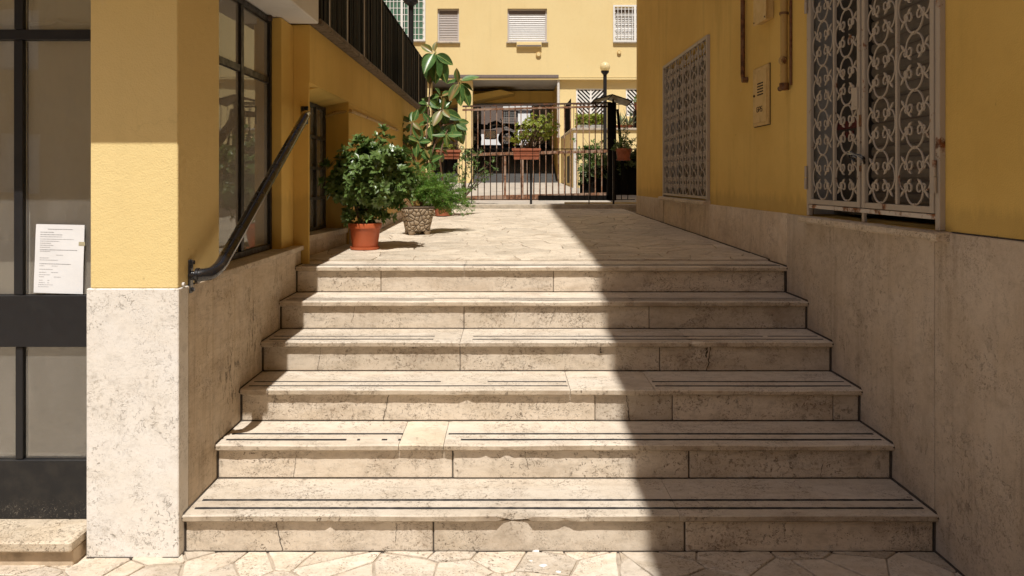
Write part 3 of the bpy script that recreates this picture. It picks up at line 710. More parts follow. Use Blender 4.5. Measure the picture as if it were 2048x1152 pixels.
lines = [(.07, .25, .76), (.115, .10, .37), (.15, .10, .55), (.18, .10, .54), (.215, .10, .78), (.245, .10, .49), (.275, .10, .32), (.305, .10, .37), (.335, .10, .31), (.37, .10, .86), (.392, .10, .31),
         (.445, .43, .57), (.49, .10, .29), (.52, .10, .47), (.575, .10, .74), (.605, .10, .20), (.605, .35, .47), (.655, .10, .37), (.70, .10, .24), (.70, .34, .48), (.735, .10, .32), (.765, .10, .20), (.765, .40, .54), (.815, .10, .18), (.815, .27, .31), (.85, .10, .22), (.85, .27, .31), (.88, .09, .38), (.91, .09, .30)]
for (v, a, b) in lines:
    u = a
    while u < b:
        w = min(random.uniform(.012, .05), b-u); t = .0020 if v not in (.07, .115, .15, .575, .37) else .003
        mb.quad(npnt(u, v+t, .0006), npnt(u+w, v+t, .0006), npnt(u+w, v-t, .0006), npnt(u, v-t, .0006)); u += w+.007
mb.build('printed_text', M['ink'], nt)
mb = MB(); mb.quad(npnt(.89, .30, .001), npnt(1.02, .30, .001), npnt(1.02, .245, .001), npnt(.89, .245, .001)); mb.build('tape', M['tape'], nt)

# --- terrace fence
tf = thing('terrace_fence', (-1.30, 8.5, 2.672), 'tall matt black slatted fence on the terrace edge above the recessed window', 'fence')
mb = MB(); y = 4.99; random.seed(9)
while y < 12.25:
    mb.box(-1.302, -1.276-random.random()*.012, y, y+.021+random.uniform(-.002, .002), 2.70, 3.43); y += .036
ms = NT('fence_slats'); c_ = ms.mix(ms.ramp(ms.noise(ms.pos(False, (.1, 14, .1)), 3, 3), .5, .75), (.006, .006, .007), (.075, .05, .04))
stuff(mb.build('slats', ms.end(ms.bsdf(c_, .7, spec=.15)), tf))
mb = MB(); mb.box(-1.322, -1.312, 4.98, 12.3, 2.69, 3.44); mb.build('backing_screen', M['fence_black'], tf)
mb = MB(); mb.box(-1.325, -1.275, 4.97, 12.3, 3.432, 3.452); mb.build('top_rail', M['fence_black'], tf)
pr = MB(); pr.box(-.004, .004, -.012, .012, 0, .765)
p0 = pr.build('post', simple('fence_post_edge', (.12, .085, .05), .9, spec=.1), None); p0.parent = tf
copies(p0, tf, [(-1.262+1.30, (1.28*F/(CX-q))-8.5, 0) for q in (655, 691, 725, 760, 803, 835, 850)])

# --- pipe on left wall
mb = MB(); mb.tube([(-1.6, 6.25, 1.85), (-1.55, 6.262, 2.1), (-1.42, 6.262, 2.15), (-1.303, 6.3, 2.165), (-1.295, 6.6, 2.167), (-1.295, 8.9, 2.18), (-1.30, 9.0, 2.18)], .014, 8)
o = mb.build('conduit', M['pipe_ochre'], None, origin=(-1.3, 7.5, 2.16), smooth=True); o['label'] = 'ochre conduit running along the left wall above the bushes'; o['category'] = 'pipe'

# --- handrail
hr = thing('handrail', (-1.36, 3.35, 1.12), 'glossy black tubular handrail climbing the left wall beside the steps', 'handrail')
def bez(a, b, c, n=8): return [a*(1-t)**2 + b*2*t*(1-t) + c*t*t for t in [i/n for i in range(n+1)]]
A = Vector((-1.29, 3.40, 1.205)); B = Vector((-1.285, 4.79, 1.988))
path = [Vector((-1.345, 3.262, 1.170)), Vector((-1.33, 3.27, 1.172))] + bez(Vector((-1.305, 3.28, 1.172)), Vector((-1.285, 3.32, 1.178)), A, 8)[1:] + [A.lerp(B, t) for t in (.15, .5, .9, 1)]
mb = MB(); mb.tube(path, .028, 18); mb.build('rail', M['rail'], hr, smooth=True)
mb = MB(); mb.tube([path[0]+Vector((-.002, 0, 0)), path[0]+Vector((.010, .001, 0))], .034, 18)
mb.tube([(-1.3755, 3.262, 1.170), (-1.34, 3.262, 1.170)], .02, 12)
mb.cbox(-1.3775, -1.366, 3.245, 3.279, 1.095, 1.24, .003); mb.build('bracket', M['rail'], hr, smooth=True)
for z in (1.11, 1.228):
    mb = MB(); mb.tube([(-1.37, 3.262, z), (-1.355, 3.262, z)], .009, 8); mb.build('bolt', M['rail'], hr, smooth=True)
mb = MB(); mb.tube([B, B+Vector((-.004, .06, .025)), (-1.33, 4.93, 2.02), (-1.345, 5.032, 2.02)], [.0255, .025, .02, .018], 14)
mb.cbox(-1.375, -1.325, 5.018, 5.032, 1.96, 2.08, .003); mb.build('bracket', M['rail'], hr, smooth=True)
mb = MB(); mb.tube([(-1.3755, 3.19, 1.142), (-1.366, 3.19, 1.142)], .009, 10)
o = mb.build('wall_bolt', M['zinc'], lb)

# =====================================================================================
#  RIGHT BUILDING
# =====================================================================================
rb = thing('right_building', (4, 4, 0), 'tall ochre building on the right, wholly in shade, with travertine base and scrolled iron grilles', 'building')
XW = 1.843
holes = [(3.16, 4.52, 1.372, 3.05), (6.81, 8.66, 1.40, 2.875)]
mb = MB(); wall_holes(mb, -2.4, 10.47, 1.366, 13, holes, lambda u, v, d: (XW+d, u, v), .26)
mb.build('wall', M['ochre_old'], rb)
mb = MB(); mb.box(XW+.262, 12, -2.4, 10.465, 0, 13); mb.build('inner_wall', M['darkroom'], rb)
mb = MB(); mb.box(XW+.002, 12, 10.471, 10.6, 0, 13); mb.build('end_wall', M['ochre'], rb)
pl = [(-2.4, -.2), (-.196, 1.4), (1.404, 3.200), (3.207, 4.886), (4.892, 6.778), (6.784, 8.718), (8.725, 10.5)]
for i, (a, b) in enumerate(pl):
    zb = .003 if a < 4.8 else 1.0
    off = .006 if i == 5 else random.uniform(-.001, .0015)
    mb = MB(); mb.cbox(1.829+off, 1.905, a, b, zb, 1.367 if i not in (3,) else 1.3655, .003); mb.build('plinth_slab', M['plinth_right'], rb)
mb = MB(); mb.box(1.84, 2.0, -2.4, 10.46, 0, 1.36); mb.build('plinth_core', M['grout'], rb)
# sills
for (a, b, z) in ((3.09, 4.56, 1.345), (6.76, 8.74, 1.372)):
    n = 60; vs = []; fs = []
    for i in range(n+1):
        y = a+(b-a)*i/n; w = .003*noise.noise(Vector((y*20, z, 0)))+.006*max(0, noise.noise(Vector((y*45, z, 5)))-.2)
        prof = [(2.05, z+.027), (1.79, z+.024-w), (1.772+w, z+.018), (1.770+w, z-.004), (1.776+w*2, z-.014+w), (1.83, z-.014), (2.05, z-.014)]
        vs += [(x, y, zz) for x, zz in prof]
    m = 7
    for i in range(n):
        for j in range(m): fs.append((i*m+j, (i+1)*m+j, (i+1)*m+(j+1) % m, i*m+(j+1) % m))
    fs += [tuple(range(m)), tuple(range(n*m, n*m+m))[::-1]]
    mb = MB(); mb.add(vs, fs); mb.build('window_sill', M['sill'], rb)
# roller shutters behind the grilles
def shutter(y0, y1, z0, z1, x, step, lbl):
    t = MB(); t.cbox(x+.012, x+.03, y0, y1, z0, z1, .002); sh = t.build('roller_shutter', M['shutter_box'], rb, label=lbl)
    s0 = MB(); L = y1-y0
    prof = [(0, 0), (-.012, step*.22), (-.014, step*.5), (-.010, step*.86), (0, step*.93)]
    vs = [(px_, 0, pz) for px_, pz in prof] + [(px_, L, pz) for px_, pz in prof]
    fs = [(i, i+1, i+6, i+5) for i in range(4)] + [(4, 0, 5, 9), (0, 1, 2, 3, 4), (9, 8, 7, 6, 5)]
    s0.add(vs, fs); so = s0.build('slat', M['shutter'], None); so.parent = sh
    n = int((z1-z0)/step); copies(so, sh, [Vector((x+.011, y0, z0+i*step)) - org(sh) for i in range(n)])
shutter(3.17, 4.10, 1.40, 3.04, 2.0, .062, None)
mb = MB(); mb.cbox(1.97, 2.02, 4.11, 4.51, 1.39, 3.04, .003); mb.build('door_leaf', simple('dark_olive_door', (.05, .045, .038), .5, var=.3, sc=4), rb)
mb = MB(); mb.cbox(1.962, 1.969, 4.20, 4.45, 1.88, 1.925, .002); mb.cbox(1.962, 1.969, 4.24, 4.34, 1.83, 1.865, .002); mb.build('red_label', M['red_panel'], rb)
shutter(6.83, 8.64, 1.42, 2.86, 2.0, .055, None)

mb = MB(); mb.box(1.85, 2.06, 4.505, 4.518, 1.38, 3.05); mb.build('reveal_lining', M['grey_plaster'], rb)
mb = MB(); mb.box(1.85, 2.06, 8.645, 8.658, 1.41, 2.87); mb.build('reveal_lining', M['grey_plaster'], rb)
# scroll ornaments (in the wall plane: local y across, z up)
def mesh_of(mb, name):
    me = bpy.data.meshes.new(name); me.from_pydata([tuple(v) for v in mb.v], [], mb.f); me.materials.append(M['ironwhite']); me.update(); me.shade_smooth(); me.set_sharp_from_angle(angle=R(50)); return me
def blade(mb, bx, bz, tx, tz, w):
    b = Vector((0, bx, bz)); d = Vector((0, tx-bx, tz-bz)); s_ = Vector((0, -d.z, d.y)).normalized()*w; t = Vector((.003, 0, 0))
    P = [b-s_*.35, b+s_*.35, b+d*.68+s_, b+d, b+d*.68-s_]
    mb.add([p-t for p in P]+[p+t for p in P], [(4,3,2,1,0),(5,6,7,8,9)]+[(k, (k+1) % 5, 5+(k+1) % 5, 5+k) for k in range(5)])
def scroll_meshes(W, P):
    r = .27*W; c = .5*P-r; s1 = .115*W; tr = .0050
    mb = MB(); pts = []
    for k in range(13): a = R(180-15*k); pts.append((math.cos(a)*r, c+math.sin(a)*r))
    sp = []
    for k in range(1, 12): a = R(-30*k); q = s1*(1-.065*k); sp.append((r-s1+math.cos(a)*q, c+math.sin(a)*q))
    full = [(-x, z) for x, z in sp[::-1]] + pts + sp
    mb.tube([(0, y, z) for y, z in full], [tr*.8]*4+[tr]*(len(full)-8)+[tr*.8]*4, 5)
    for g_ in (-1, 1):
        blade(mb, g_*r, c-.01, g_*.10*W, c-.175*P, .0075); blade(mb, g_*r, c-.004, g_*.43*W, c+.15*P, .007)
    mb.tube([(-.001, -.010, .5*P-.001), (-.001, .010, .5*P-.001)], .0075, 5)
    arch = mesh_of(mb, 'scroll_arch')
    mb = MB(); rz = c+.012; rx = .215*W; s2 = .075*W; pts = []
    for k in range(13): a = R(90+15*k); pts.append((-r+math.cos(a)*rx, math.sin(a)*rz))
    sp = []
    for k in range(1, 11): a = R(90-32*k); q = s2*(1-.06*k); sp.append((-r+math.cos(a)*q, rz-s2+math.sin(a)*q))
    full = sp[::-1] + pts + [(x, -z) for x, z in sp]
    mb.tube([(0, y, z) for y, z in full], tr*.92, 5)
    return arch, mesh_of(mb, 'scroll_side')
def put_scrolls(parent, cols, z0, unit, rows, x):
    ms = None
    for (ya, yb) in cols:
        ms = ms or scroll_meshes(yb-ya, unit)
        for r in range(rows):
            for half in (0, 1):
                C_ = Vector((x+random.uniform(-.002, .002), (ya+yb)/2, z0+r*unit+unit/2)) - org(parent)
                for me in ms:
                    o = link('scroll', me, parent); o.location = C_; o.rotation_euler = (R(random.uniform(-.8, .8)) + (0 if half else math.pi), 0, 0)
# big double grille
gr = thing('security_grille', (1.83, 3.83, 1.372), 'large white wrought iron double grille with rusty bottom rail, nearest window on the right', 'grille', 'scrolled window grilles')
GX0, GX1 = 1.818, 1.838
bars(gr, M['ironwhite'], [(GX0, GX1+.006, 3.145, 3.178, 1.373, 3.08), (GX0, GX1+.006, 4.505, 4.535, 1.373, 3.08)], 'side_post')
bars(gr, M['ironrust'], [(GX0+.001, GX1+.004, 3.18, 4.503, 1.418, 1.440)], 'bottom_rail')
bars(gr, M['ironwhite'], [(GX0+.001, GX1+.004, 3.18, 4.503, 3.05, 3.08)], 'top_rail')
for (a, b, mid) in ((3.184, 3.828, 3.497), (3.850, 4.50, 4.165)):
    mb = MB()
    mb.cbox(GX0-.004, GX1-.002, a, a+.03, 1.444, 3.045, .002); mb.cbox(GX0-.004, GX1-.002, b-.03, b, 1.444, 3.045, .002)
    mb.cbox(GX0-.003, GX1-.003, a+.0305, b-.0305, 1.444, 1.472, .002); mb.cbox(GX0-.003, GX1-.003, a+.0305, b-.0305, 3.017, 3.045, .002)
    mb.build('leaf_frame', M['ironwhite'], gr)
    bars(gr, M['ironwhite'], [(GX0, GX1-.004, mid-.009, mid+.009, 1.473, 3.016)], 'mullion')
    put_scrolls(gr, [(a+.032, mid-.010), (mid+.010, b-.032)], 1.474, .257, 6, GX0+.008)
for (y, z) in ((3.166, 1.60), (3.166, 2.85), (4.522, 1.60), (4.522, 2.66)):
    mb = MB(); mb.tube([(GX0-.010, y, z-.07), (GX0-.010, y, z-.002)], .010, 8); mb.tube([(GX0-.010, y, z+.002), (GX0-.010, y, z+.07)], .0085, 8); mb.build('hinge', M['ironwhite'], gr, smooth=True)
mb = MB(); mb.cbox(GX0-.012, GX0-.005, 3.86, 3.925, 1.95, 2.065, .002); mb.build('lock_plate', M['ironwhite'], gr)
mb = MB(); mb.box(GX0-.006, GX0+.01, 3.825, 3.852, 1.86, 1.92); mb.box(GX0-.006, GX0+.01, 3.83, 3.85, 1.63, 1.66); mb.build('rusty_latch', M['pipe_rust'], gr)
mb = MB(); mb.box(GX0+.006, GX1, 3.82, 3.845, 1.373, 1.417); mb.build('foot', M['ironwhite'], gr)
# cable lock loop
mb = MB(); pts = []
for i in range(56):
    t = i/55*math.pi*2*2.2; pts.append((GX0-.018-.026*math.sin(t*1.0)-.004*math.sin(t*2), 3.846+.070*math.cos(t)*(1-.05*math.sin(t*.7)), 1.70+.022*math.sin(t+.5)+.012*math.cos(t*.6)))
mb.tube(pts, .006, 7); o = mb.build('cable_lock', M['rail'], None, origin=(1.8, 3.84, 1.68), smooth=True); o['label'] = 'black cable looped round the middle stiles of the big grille'; o['category'] = 'cable lock'
# far grille
g2 = thing('security_grille', (1.83, 7.73, 1.40), 'smaller white wrought iron grille with six scroll columns, farther along the right wall', 'grille', 'scrolled window grilles')
bars(g2, M['ironwhite'], [(GX0-.004, GX1+.01, 6.775, 6.815, 1.385, 2.90), (GX0-.004, GX1+.01, 8.655, 8.695, 1.385, 2.90)], 'side_post')
bars(g2, M['ironwhite'], [(GX0-.004, GX1+.01, 6.817, 8.653, 2.87, 2.90), (GX0-.002, GX1+.004, 6.817, 8.653, 1.413, 1.437)], 'rail')
cw = (8.653-6.817)/6
bars(g2, M['ironwhite'], [(GX0, GX1-.004, 6.817+cw*i-.007, 6.817+cw*i+.007, 1.44, 2.868) for i in range(1, 6)], 'mullion')
put_scrolls(g2, [(6.817+cw*i+.008, 6.817+cw*(i+1)-.008) for i in range(6)], 1.44, .2375, 6, GX0+.008)

# gas cabinet
gc = thing('gas_cabinet', (1.84, 5.39, 1.98), 'ochre painted metal gas cabinet lettered GAS set in the right wall', 'cabinet')
mb = MB(); mb.box(1.8400, 1.846, 5.222, 5.558, 1.972, 2.404); mb.build('shadow_gap', M['slot'], gc)
mb = MB(); mb.cbox(1.828, 1.8395, 5.226, 5.553, 1.977, 2.399, .002); mb.build('frame', M['cab'], gc)
mb = MB(); mb.cbox(1.822, 1.8285, 5.25, 5.53, 2.0, 2.376, .002); mb.build('door', M['cab'], gc)
for i in range(5):
    mb = MB(); mb.box(1.8195, 1.8225, 5.315, 5.435, 2.195+i*.02, 2.203+i*.02); mb.build('vent_slot', M['slot'], gc)
mb = MB(); mb.tube([(1.815, 5.50, 2.20), (1.823, 5.50, 2.20)], .009, 8); mb.build('lock', M['slot'], gc)
def letters(txt, y0, z0, h, w, x, parent, gap=.35):
    G = {'G': [(1,1,.15,1),(.15,1,0,.85),(0,.85,0,.15),(0,.15,.15,0),(.15,0,.85,0),(.85,0,1,.15),(1,.15,1,.5),(1,.5,.55,.5)],
         'A': [(0,0,0,.85),(0,.85,.15,1),(.15,1,.85,1),(.85,1,1,.85),(1,.85,1,0),(0,.45,1,.45)],
         'S': [(1,1,.15,1),(.15,1,0,.85),(0,.85,0,.6),(0,.6,.15,.5),(.15,.5,.85,.5),(.85,.5,1,.4),(1,.4,1,.15),(1,.15,.85,0),(.85,0,0,0)]}
    for i, ch in enumerate(txt):
        mb = MB()
        for (a, b, c, d) in G[ch]:
            mb.tube([(x, y0-(i*(1+gap)+a)*w, z0+b*h), (x, y0-(i*(1+gap)+c)*w, z0+d*h)], .0028, 4)
        mb.build('letter', M['letter'], parent)
letters('GAS', 5.448, 2.078, .034, .031, 1.8215, gc)
# junction box and pipes
jb = thing('junction_box', (1.83, 5.27, 2.68), 'ochre painted junction box high on the right wall between two pipes', 'box')
mb = MB(); mb.cbox(1.79, 1.842, 5.155, 5.385, 2.70, 2.93, .004); mb.build('body', M['cab'], jb)
mb = MB(); mb.cbox(1.78, 1.7895, 5.14, 5.40, 2.69, 2.94, .003); mb.build('lid', M['cab'], jb)
mb = MB()
for (y, z) in ((5.16, 2.71), (5.38, 2.71)): mb.tube([(1.776, y, z), (1.781, y, z)], .006, 6)
mb.build('screws', M['letter'], jb)
mb = MB(); mb.tube([(1.815, 5.75, 6), (1.815, 5.75, 2.40), (1.816, 5.745, 2.365), (1.83, 5.72, 2.35), (1.846, 5.715, 2.35)], .017, 10); mb.tube([(1.80, 5.72, 2.35), (1.845, 5.72, 2.35)], .022, 8)
o = mb.build('wall_pipe', M['pipe_rust'], None, origin=(1.82, 5.75, 2.35), smooth=True); o['label'] = 'thin rusty brown pipe on the right wall, just above and left of the gas cabinet'; o['category'] = 'pipe'
gp = thing('gas_pipe', (1.81, 4.86, 2.18), 'thick ochre painted pipe with ball valve, between gas cabinet and the big grille', 'pipe')
mb = MB(); mb.tube([(1.805, 4.87, 6), (1.805, 4.87, 2.20), (1.806, 4.87, 2.18)], .023, 12); mb.build('tube', M['pipe_ochre'], gp, smooth=True)
mb = MB(); mb.tube([(1.834, 4.83, 6), (1.834, 4.83, 2.2)], .009, 8); mb.build('pipe_shadow_tube', M['pipe_rust'], gp, smooth=True)  # rust-brown tube standing in for the thick pipe's shadow on the wall
mb = MB(); mb.lathe((1.795, 4.86, 2.36), [(.005, -.028), (.02, -.022), (.028, -.008), (.028, .008), (.02, .022), (.005, .028)], 16); mb.build('ball_valve', M['pipe_ochre'], gp, smooth=True)
mb = MB(); mb.tube([(1.805, 4.87, 2.17), (1.805, 4.87, 2.215)], .03, 12); mb.tube([(1.805, 4.87, 2.19), (1.80, 4.93, 2.185)], .018, 8); mb.tube([(1.805, 4.87, 2.66), (1.805, 4.87, 2.675)], .03, 12); mb.build('fitting', M['pipe_rust'], gp, smooth=True)

# dark mortar fillets where steps meet the side walls
for k in range(6):
    z0 = RH*k; z1 = RH*(k+1) if k < 5 else 1.024; y = NY[k]
    for (x, s_) in ((XR-.001, -1), (XL+.001, 1)):
        r = .007 if s_ < 0 else .004; yb = (NY[k+1] if k < 5 else 5.2)+.02
        mb = MB(); mb.tube([(x, y+.03, z0), (x, y+.028, z1-.03), (x, y+.002, z1-.014), (x, y+.02, z1), (x, yb, z1)], r, 6)
        mb.build('side_grout', M['grout'], st, smooth=True)
for pth, r in (([(1.842, 1.5, 1.369), (1.842, 3.1, 1.369)], .004), ([(XR, 1.5, 0), (XR, 3.2, 0)], .012), ([(-1.755, PF-.002, 0), (XL, PF-.002, 0), (XL+.002, 3.2, 0)], .008), ([(XR, 5.2, land(5.2)+.004), (XR, 10.5, land(10.5)+.004)], .008)):
    mb = MB(); mb.tube(pth, r, 6); mb.build('wall_foot_grout', M['grout'], rb if pth[0][0] > 0 else lb)

# =====================================================================================
#  BUILDINGS BEHIND THE CAMERA (they cast the big shadow and show in the glass)
# =====================================================================================
bb = thing('tower_building', (8, -5, 0), 'tall ochre building behind the viewer on the right that shades the steps', 'building')
mb = MB(); mb.box(.72, 14, -12, -.4, 0, 8.2); mb.add([(.72,-.4,8.2),(14,-.4,8.2),(14,-12,8.2),(.72,-12,8.2),(.65,-.4,9.0),(14,-.4,9.0),(14,-12,9.0),(.65,-12,9.0)], [(0,1,5,4),(1,2,6,5),(2,3,7,6),(3,0,4,7)])
mb.box(.545, 14, -12, -.4, 9.0, 26.2); mb.build('wall', M['ochre_old'], bb)
ob = thing('opposite_building', (-6, -14, 0), 'ochre apartment building across the street behind the viewer', 'building')
mb = MB(); wall_holes(mb, -16, 0, 0, 11, [(x, x+1.2, z, z+1.7) for x in (-14, -11, -8, -5, -2.4) for z in (1.2, 4.6, 8)], lambda u, v, d: (u, -14-d, v), .2)
mb.build('wall', M['ochre'], ob)
mb = MB(); mb.box(-16, 0, -20, -14.21, 0, 11); mb.build('body', M['board_light'], ob)

# =====================================================================================
#  FAR BUILDING
# =====================================================================================
fb = thing('far_building', (0, 24, 1.4), 'sunlit pale ochre apartment building closing the courtyard, with a dark passage through it', 'building')
def fx(px): return (px-CX)*.016
def fz(py): return EYE+(CY-py)*.016
W1 = (fx(760), fx(848), fz(82), 8.4); W2 = (fx(875), fx(918), fz(84), fz(17)); W3 = (fx(1015), fx(1094), fz(84), fz(17)); W4 = (fx(1229), fx(1310), fz(84), fz(14))
mb = MB(); wall_holes(mb, -9, 10, fz(155), 16, [W1, W2, W3, W4], lambda u, v, d: (u, 24+d, v), .22); mb.build('upper_wall', M['ochre_far'], fb)
mb = MB(); mb.box(-9, 10, 24.225, 29.5, fz(155)+.1, 16); mb.build('upper_block', M['darkroom'], fb)
mb = MB(); mb.box(-9, 10, 24.0, 32, fz(155)+.002, fz(155)+.098)
sof = MB(); sof.box(-3.5, 10, 24.003, 29.5, fz(155)-.004, fz(155)-.001); sof.build('passage_ceiling', M['white_plaster'], fb)
L1 = (fx(1153), fx(1212), fz(232), fz(176)); L2 = (fx(1253), fx(1312), fz(232), fz(176))
mb = MB(); wall_holes(mb, fx(1119), 10, 1.0, fz(159), [L1, L2], lambda u, v, d: (u, 24.12+d, v), .2); mb.build('lower_wall', M['ochre_far'], fb)
mb = MB(); mb.box(fx(1119), 10, 24.33, 32, 1, fz(159)); mb.build('lower_block', M['ochre_old'], fb)
mb = MB(); mb.cbox(fx(868), fx(1117), 23.94, 23.995, fz(156), fz(150), .004); mb.build('dark_edge_band', M['shutter_box'], fb)  # dark band along the bottom edge of the upper wall
mb = MB(); mb.cbox(-9, 10, 23.96, 24.11, fz(159.5), fz(156.5), .004); mb.build('string_course', M['ochre_far'], fb)
mb = MB(); mb.cbox(fx(915), fx(945), 24.1, 24.6, 1.3, fz(160), .01); mb.build('column', M['ochre_far'], fb)
mb = MB(); mb.cbox(-3.6, fx(862), 24.1, 24.6, 1.3, fz(160), .01); mb.build('column', M['ochre_far'], fb)
mb = MB(); mb.box(-9, -3.5, 24.1, 32, 1, fz(159)); mb.build('lower_wall', M['ochre_far'], fb)
mb = MB(); mb.box(-3.5, fx(1119), 27, 27.4, 4.38, fz(159)-.01); mb.build('passage_beam', M['ochre_old'], fb)
mb = MB(); mb.add([(-3.3,26,4.15),(-.2,26,4.72),(-.2,27,4.72),(-3.3,27,4.15),(-3.3,26,3.9),(.3,26,4.6),(.3,27,4.6),(-3.3,27,3.9)], [(0,1,2,3),(4,7,6,5),(0,4,5,1),(1,5,6,2),(0,3,7,4)]); mb.build('sloping_soffit', M['ochre_old'], fb)
bx0, bx1 = (962-CX)*29.2/F, (1064-CX)*29.2/F
mb = MB(); mb.box(-3.5, bx0, 29.2, 29.5, 2.9, 4.8); mb.box(bx1, fx(1119)+.3, 29.2, 29.5, 2.9, 4.8); mb.box(bx0, bx1, 29.2, 29.5, 4.50, 4.8); mb.build('back_wall', M['grey_plaster'], fb)
mb = MB(); mb.box(-12, 12, 39, 39.3, 2.9, 12); mb.build('court_wall', simple('brown_court_wall', (.16, .12, .10), .9), fb)
mb = MB(); mb.box(-12, -.25, 37, 37.2, 2.9, 3.85); mb.build('lit_ground_wall', M['board_light'], fb)  # pale low wall added in place of the sunlit court ground
mb = MB(); mb.box(.62, 1.25, 38.9, 38.98, 2.9, 5.2); mb.build('pale_pier', M['board_light'], fb)
mb = MB(); mb.box(-.2, 1.6, 38.8, 38.88, 5.22, 5.42); mb.build('white_lintel', M['white_frame'], fb)
mb = MB()
for i in range(7): mb.box(-.1+i*.1, -.08+i*.1, 38.85, 38.87, 3.5, 5.2)
for i in range(14): mb.box(-.12, .54, 38.88, 38.9, 3.5+i*.12, 3.515+i*.12)
stuff(mb.build('inner_grating', M['grey_plaster'], fb))
# upper windows
def far_window(r, mat_slat, step, boxh, lbl, grille=False, gl=False):
    a, b, c, d = r
    t = MB(); fwid = .05
    t.cbox(a, a+fwid, 24.08, 24.16, c, d, .003); t.cbox(b-fwid, b, 24.08, 24.16, c, d, .003); t.cbox(a+fwid, b-fwid, 24.08, 24.16, d-fwid, d, .003); t.cbox(a+fwid, b-fwid, 24.08, 24.16, c, c+fwid, .003)
    w = t.build('window', M['shutter_grey'] if not grille else M['white_frame'], fb, label=lbl)
    if gl:
        t = MB(); t.box(a+.05, b-.05, 24.15, 24.17, c+.05, d-.05); t.build('pane', M['greenglass'], w)
    else:
        t = MB(); z = c+.055
        while z < d-boxh-.02: t.add([(a+.052,24.12,z),(b-.052,24.12,z),(b-.052,24.095,z+step*.45),(a+.052,24.095,z+step*.45),(b-.052,24.12,z+step*.9),(a+.052,24.12,z+step*.9)], [(0,1,2,3),(3,2,4,5)]); z += step
        stuff(t.build('slats', mat_slat, w))
        t = MB(); t.box(a+.052, b-.052, 24.14, 24.15, c+.05, d-boxh); t.build('shutter_back', mat_slat, w)
        t = MB(); t.box(a+.052, b-.052, 24.10, 24.2, d-boxh, d-.052); t.build('shutter_gap', M['shutter_box'], w)
    t = MB(); t.cbox(a-.04, b+.04, 23.93, 24.10, c-.045, c-.003, .004); t.build('sill', M['kerb'], w)
    if grille:
        t = MB(); y0, y1 = 23.93, 23.96; e = .05
        t.box(a-e, a, y0, y1, c-.02, d+e); t.box(b, b+e, y0, y1, c-.02, d+e); t.box(a, b, y0, y1, d, d+e); t.box(a, b, y0, y1, c-.02, c+.04)
        mid = (a+b)/2; t.box(mid-.035, mid+.035, y0, y1, c+.04, d)
        t.build('grille_frame', M['white_frame'], w)
        t = MB(); x = a+.1
        while x < b-.05:
            if abs(x-mid) > .06: t.box(x-.009, x+.009, y0+.005, y1-.005, c+.04, d)
            x += .115
        z = c+.2
        while z < d: t.box(a, b, y0+.008, y1-.008, z-.008, z+.008); z += .21
        stuff(t.build('grille_bars', M['white_frame'], w))
    return w
far_window(W1, None, 0, 0, 'window with green glass and white square grille', True, True)
far_window(W2, M['shutter_grey'], .055, .17, 'narrow window with closed taupe roller shutter')
w3 = far_window(W3, M['shutter_light'], .062, .17, 'wide window with closed pale grey roller shutter')
far_window(W4, M['shutter_light'], .062, .17, 'window with white barred grille over its shutter', True)
mb = MB(); mb.cbox(fx(1033), fx(1083), 23.90, 23.995, fz(95), fz(85), .01); mb.build('vent_box', M['ochre_far'], fb)
mb = MB(); mb.box(fx(1034), fx(1082), 23.893, 23.897, fz(94), fz(91)); mb.build('vent_slot', M['shutter_box'], fb)
for (px, py, r) in ((1077, 109, .085), (1238, 105, .065)):
    t = MB(); t.tube([(fx(px), 23.95, fz(py)), (fx(px), 23.999, fz(py))], r, 18); v = t.build('round_vent', M['coping'] if 0 else M['cab'], fb)
    t = MB(); t.tube([(fx(px), 23.94, fz(py)), (fx(px), 23.949, fz(py))], r*.7, 14); t.build('vent_cap', M['ochre_far'], v)
# chevron slatted windows
for (r, lab) in ((L1, None), (L2, None)):
    a, b, c, d = r; t = MB(); y0, y1 = 24.14, 24.18
    t.box(a, a+.05, y0, y1, c, d); t.box(b-.05, b, y0, y1, c, d); t.box(a+.05, b-.05, y0, y1, d-.04, d); t.box(a+.05, b-.05, y0, y1, c, c+.04); mid = (a+b)/2; t.box(mid-.03, mid+.03, y0, y1, c+.04, d-.04)
    w = t.build('chevron_window', M['white_frame'], fb)
    t = MB()
    for side in (-1, 1):
        xa, xb = (mid-.03, a+.05) if side < 0 else (mid+.03, b-.05)
        W = abs(xb-xa); z = c-W
        while z < d+W:
            # bar falls from the mullion outwards
            z0a, z0b = z+W*1.0, z
            p = [(xa, z0b if side < 0 else z0b), (xb, z0a)]
            (x1, q1), (x2, q2) = p
            if side < 0: (x1, q1), (x2, q2) = (xa, z0a-W), (xb, z0a)
            lo, hi = c+.04, d-.04
            def clip(x1, q1, x2, q2):
                if q1 > q2: x1, q1, x2, q2 = x2, q2, x1, q1
                if q2 < lo or q1 > hi or q2 == q1: return None
                if q1 < lo: f = (lo-q1)/(q2-q1); x1 += (x2-x1)*f; q1 = lo
                if q2 > hi: f = (hi-q1)/(q2-q1); x2 = x1+(x2-x1)*f; q2 = hi
                return x1, q1, x2, q2
            k = clip(x1, q1, x2, q2)
            if k: t.add([(k[0], y0+.005, k[1]-.03), (k[2], y0+.005, k[3]-.03), (k[2], y0+.005, k[3]+.03), (k[0], y0+.005, k[1]+.03), (k[0], y0+.03, k[1]-.03), (k[2], y0+.03, k[3]-.03), (k[2], y0+.03, k[3]+.03), (k[0], y0+.03, k[1]+.03)], [(0,1,2,3),(0,4,5,1),(3,2,6,7)])
            z += .128
    stuff(t.build('diagonal_slats', M['white_frame'], w))
    t = MB(); t.box(a, b, 24.29, 24.32, c, d); t.build('dark_pane', M['darkroom'], w)
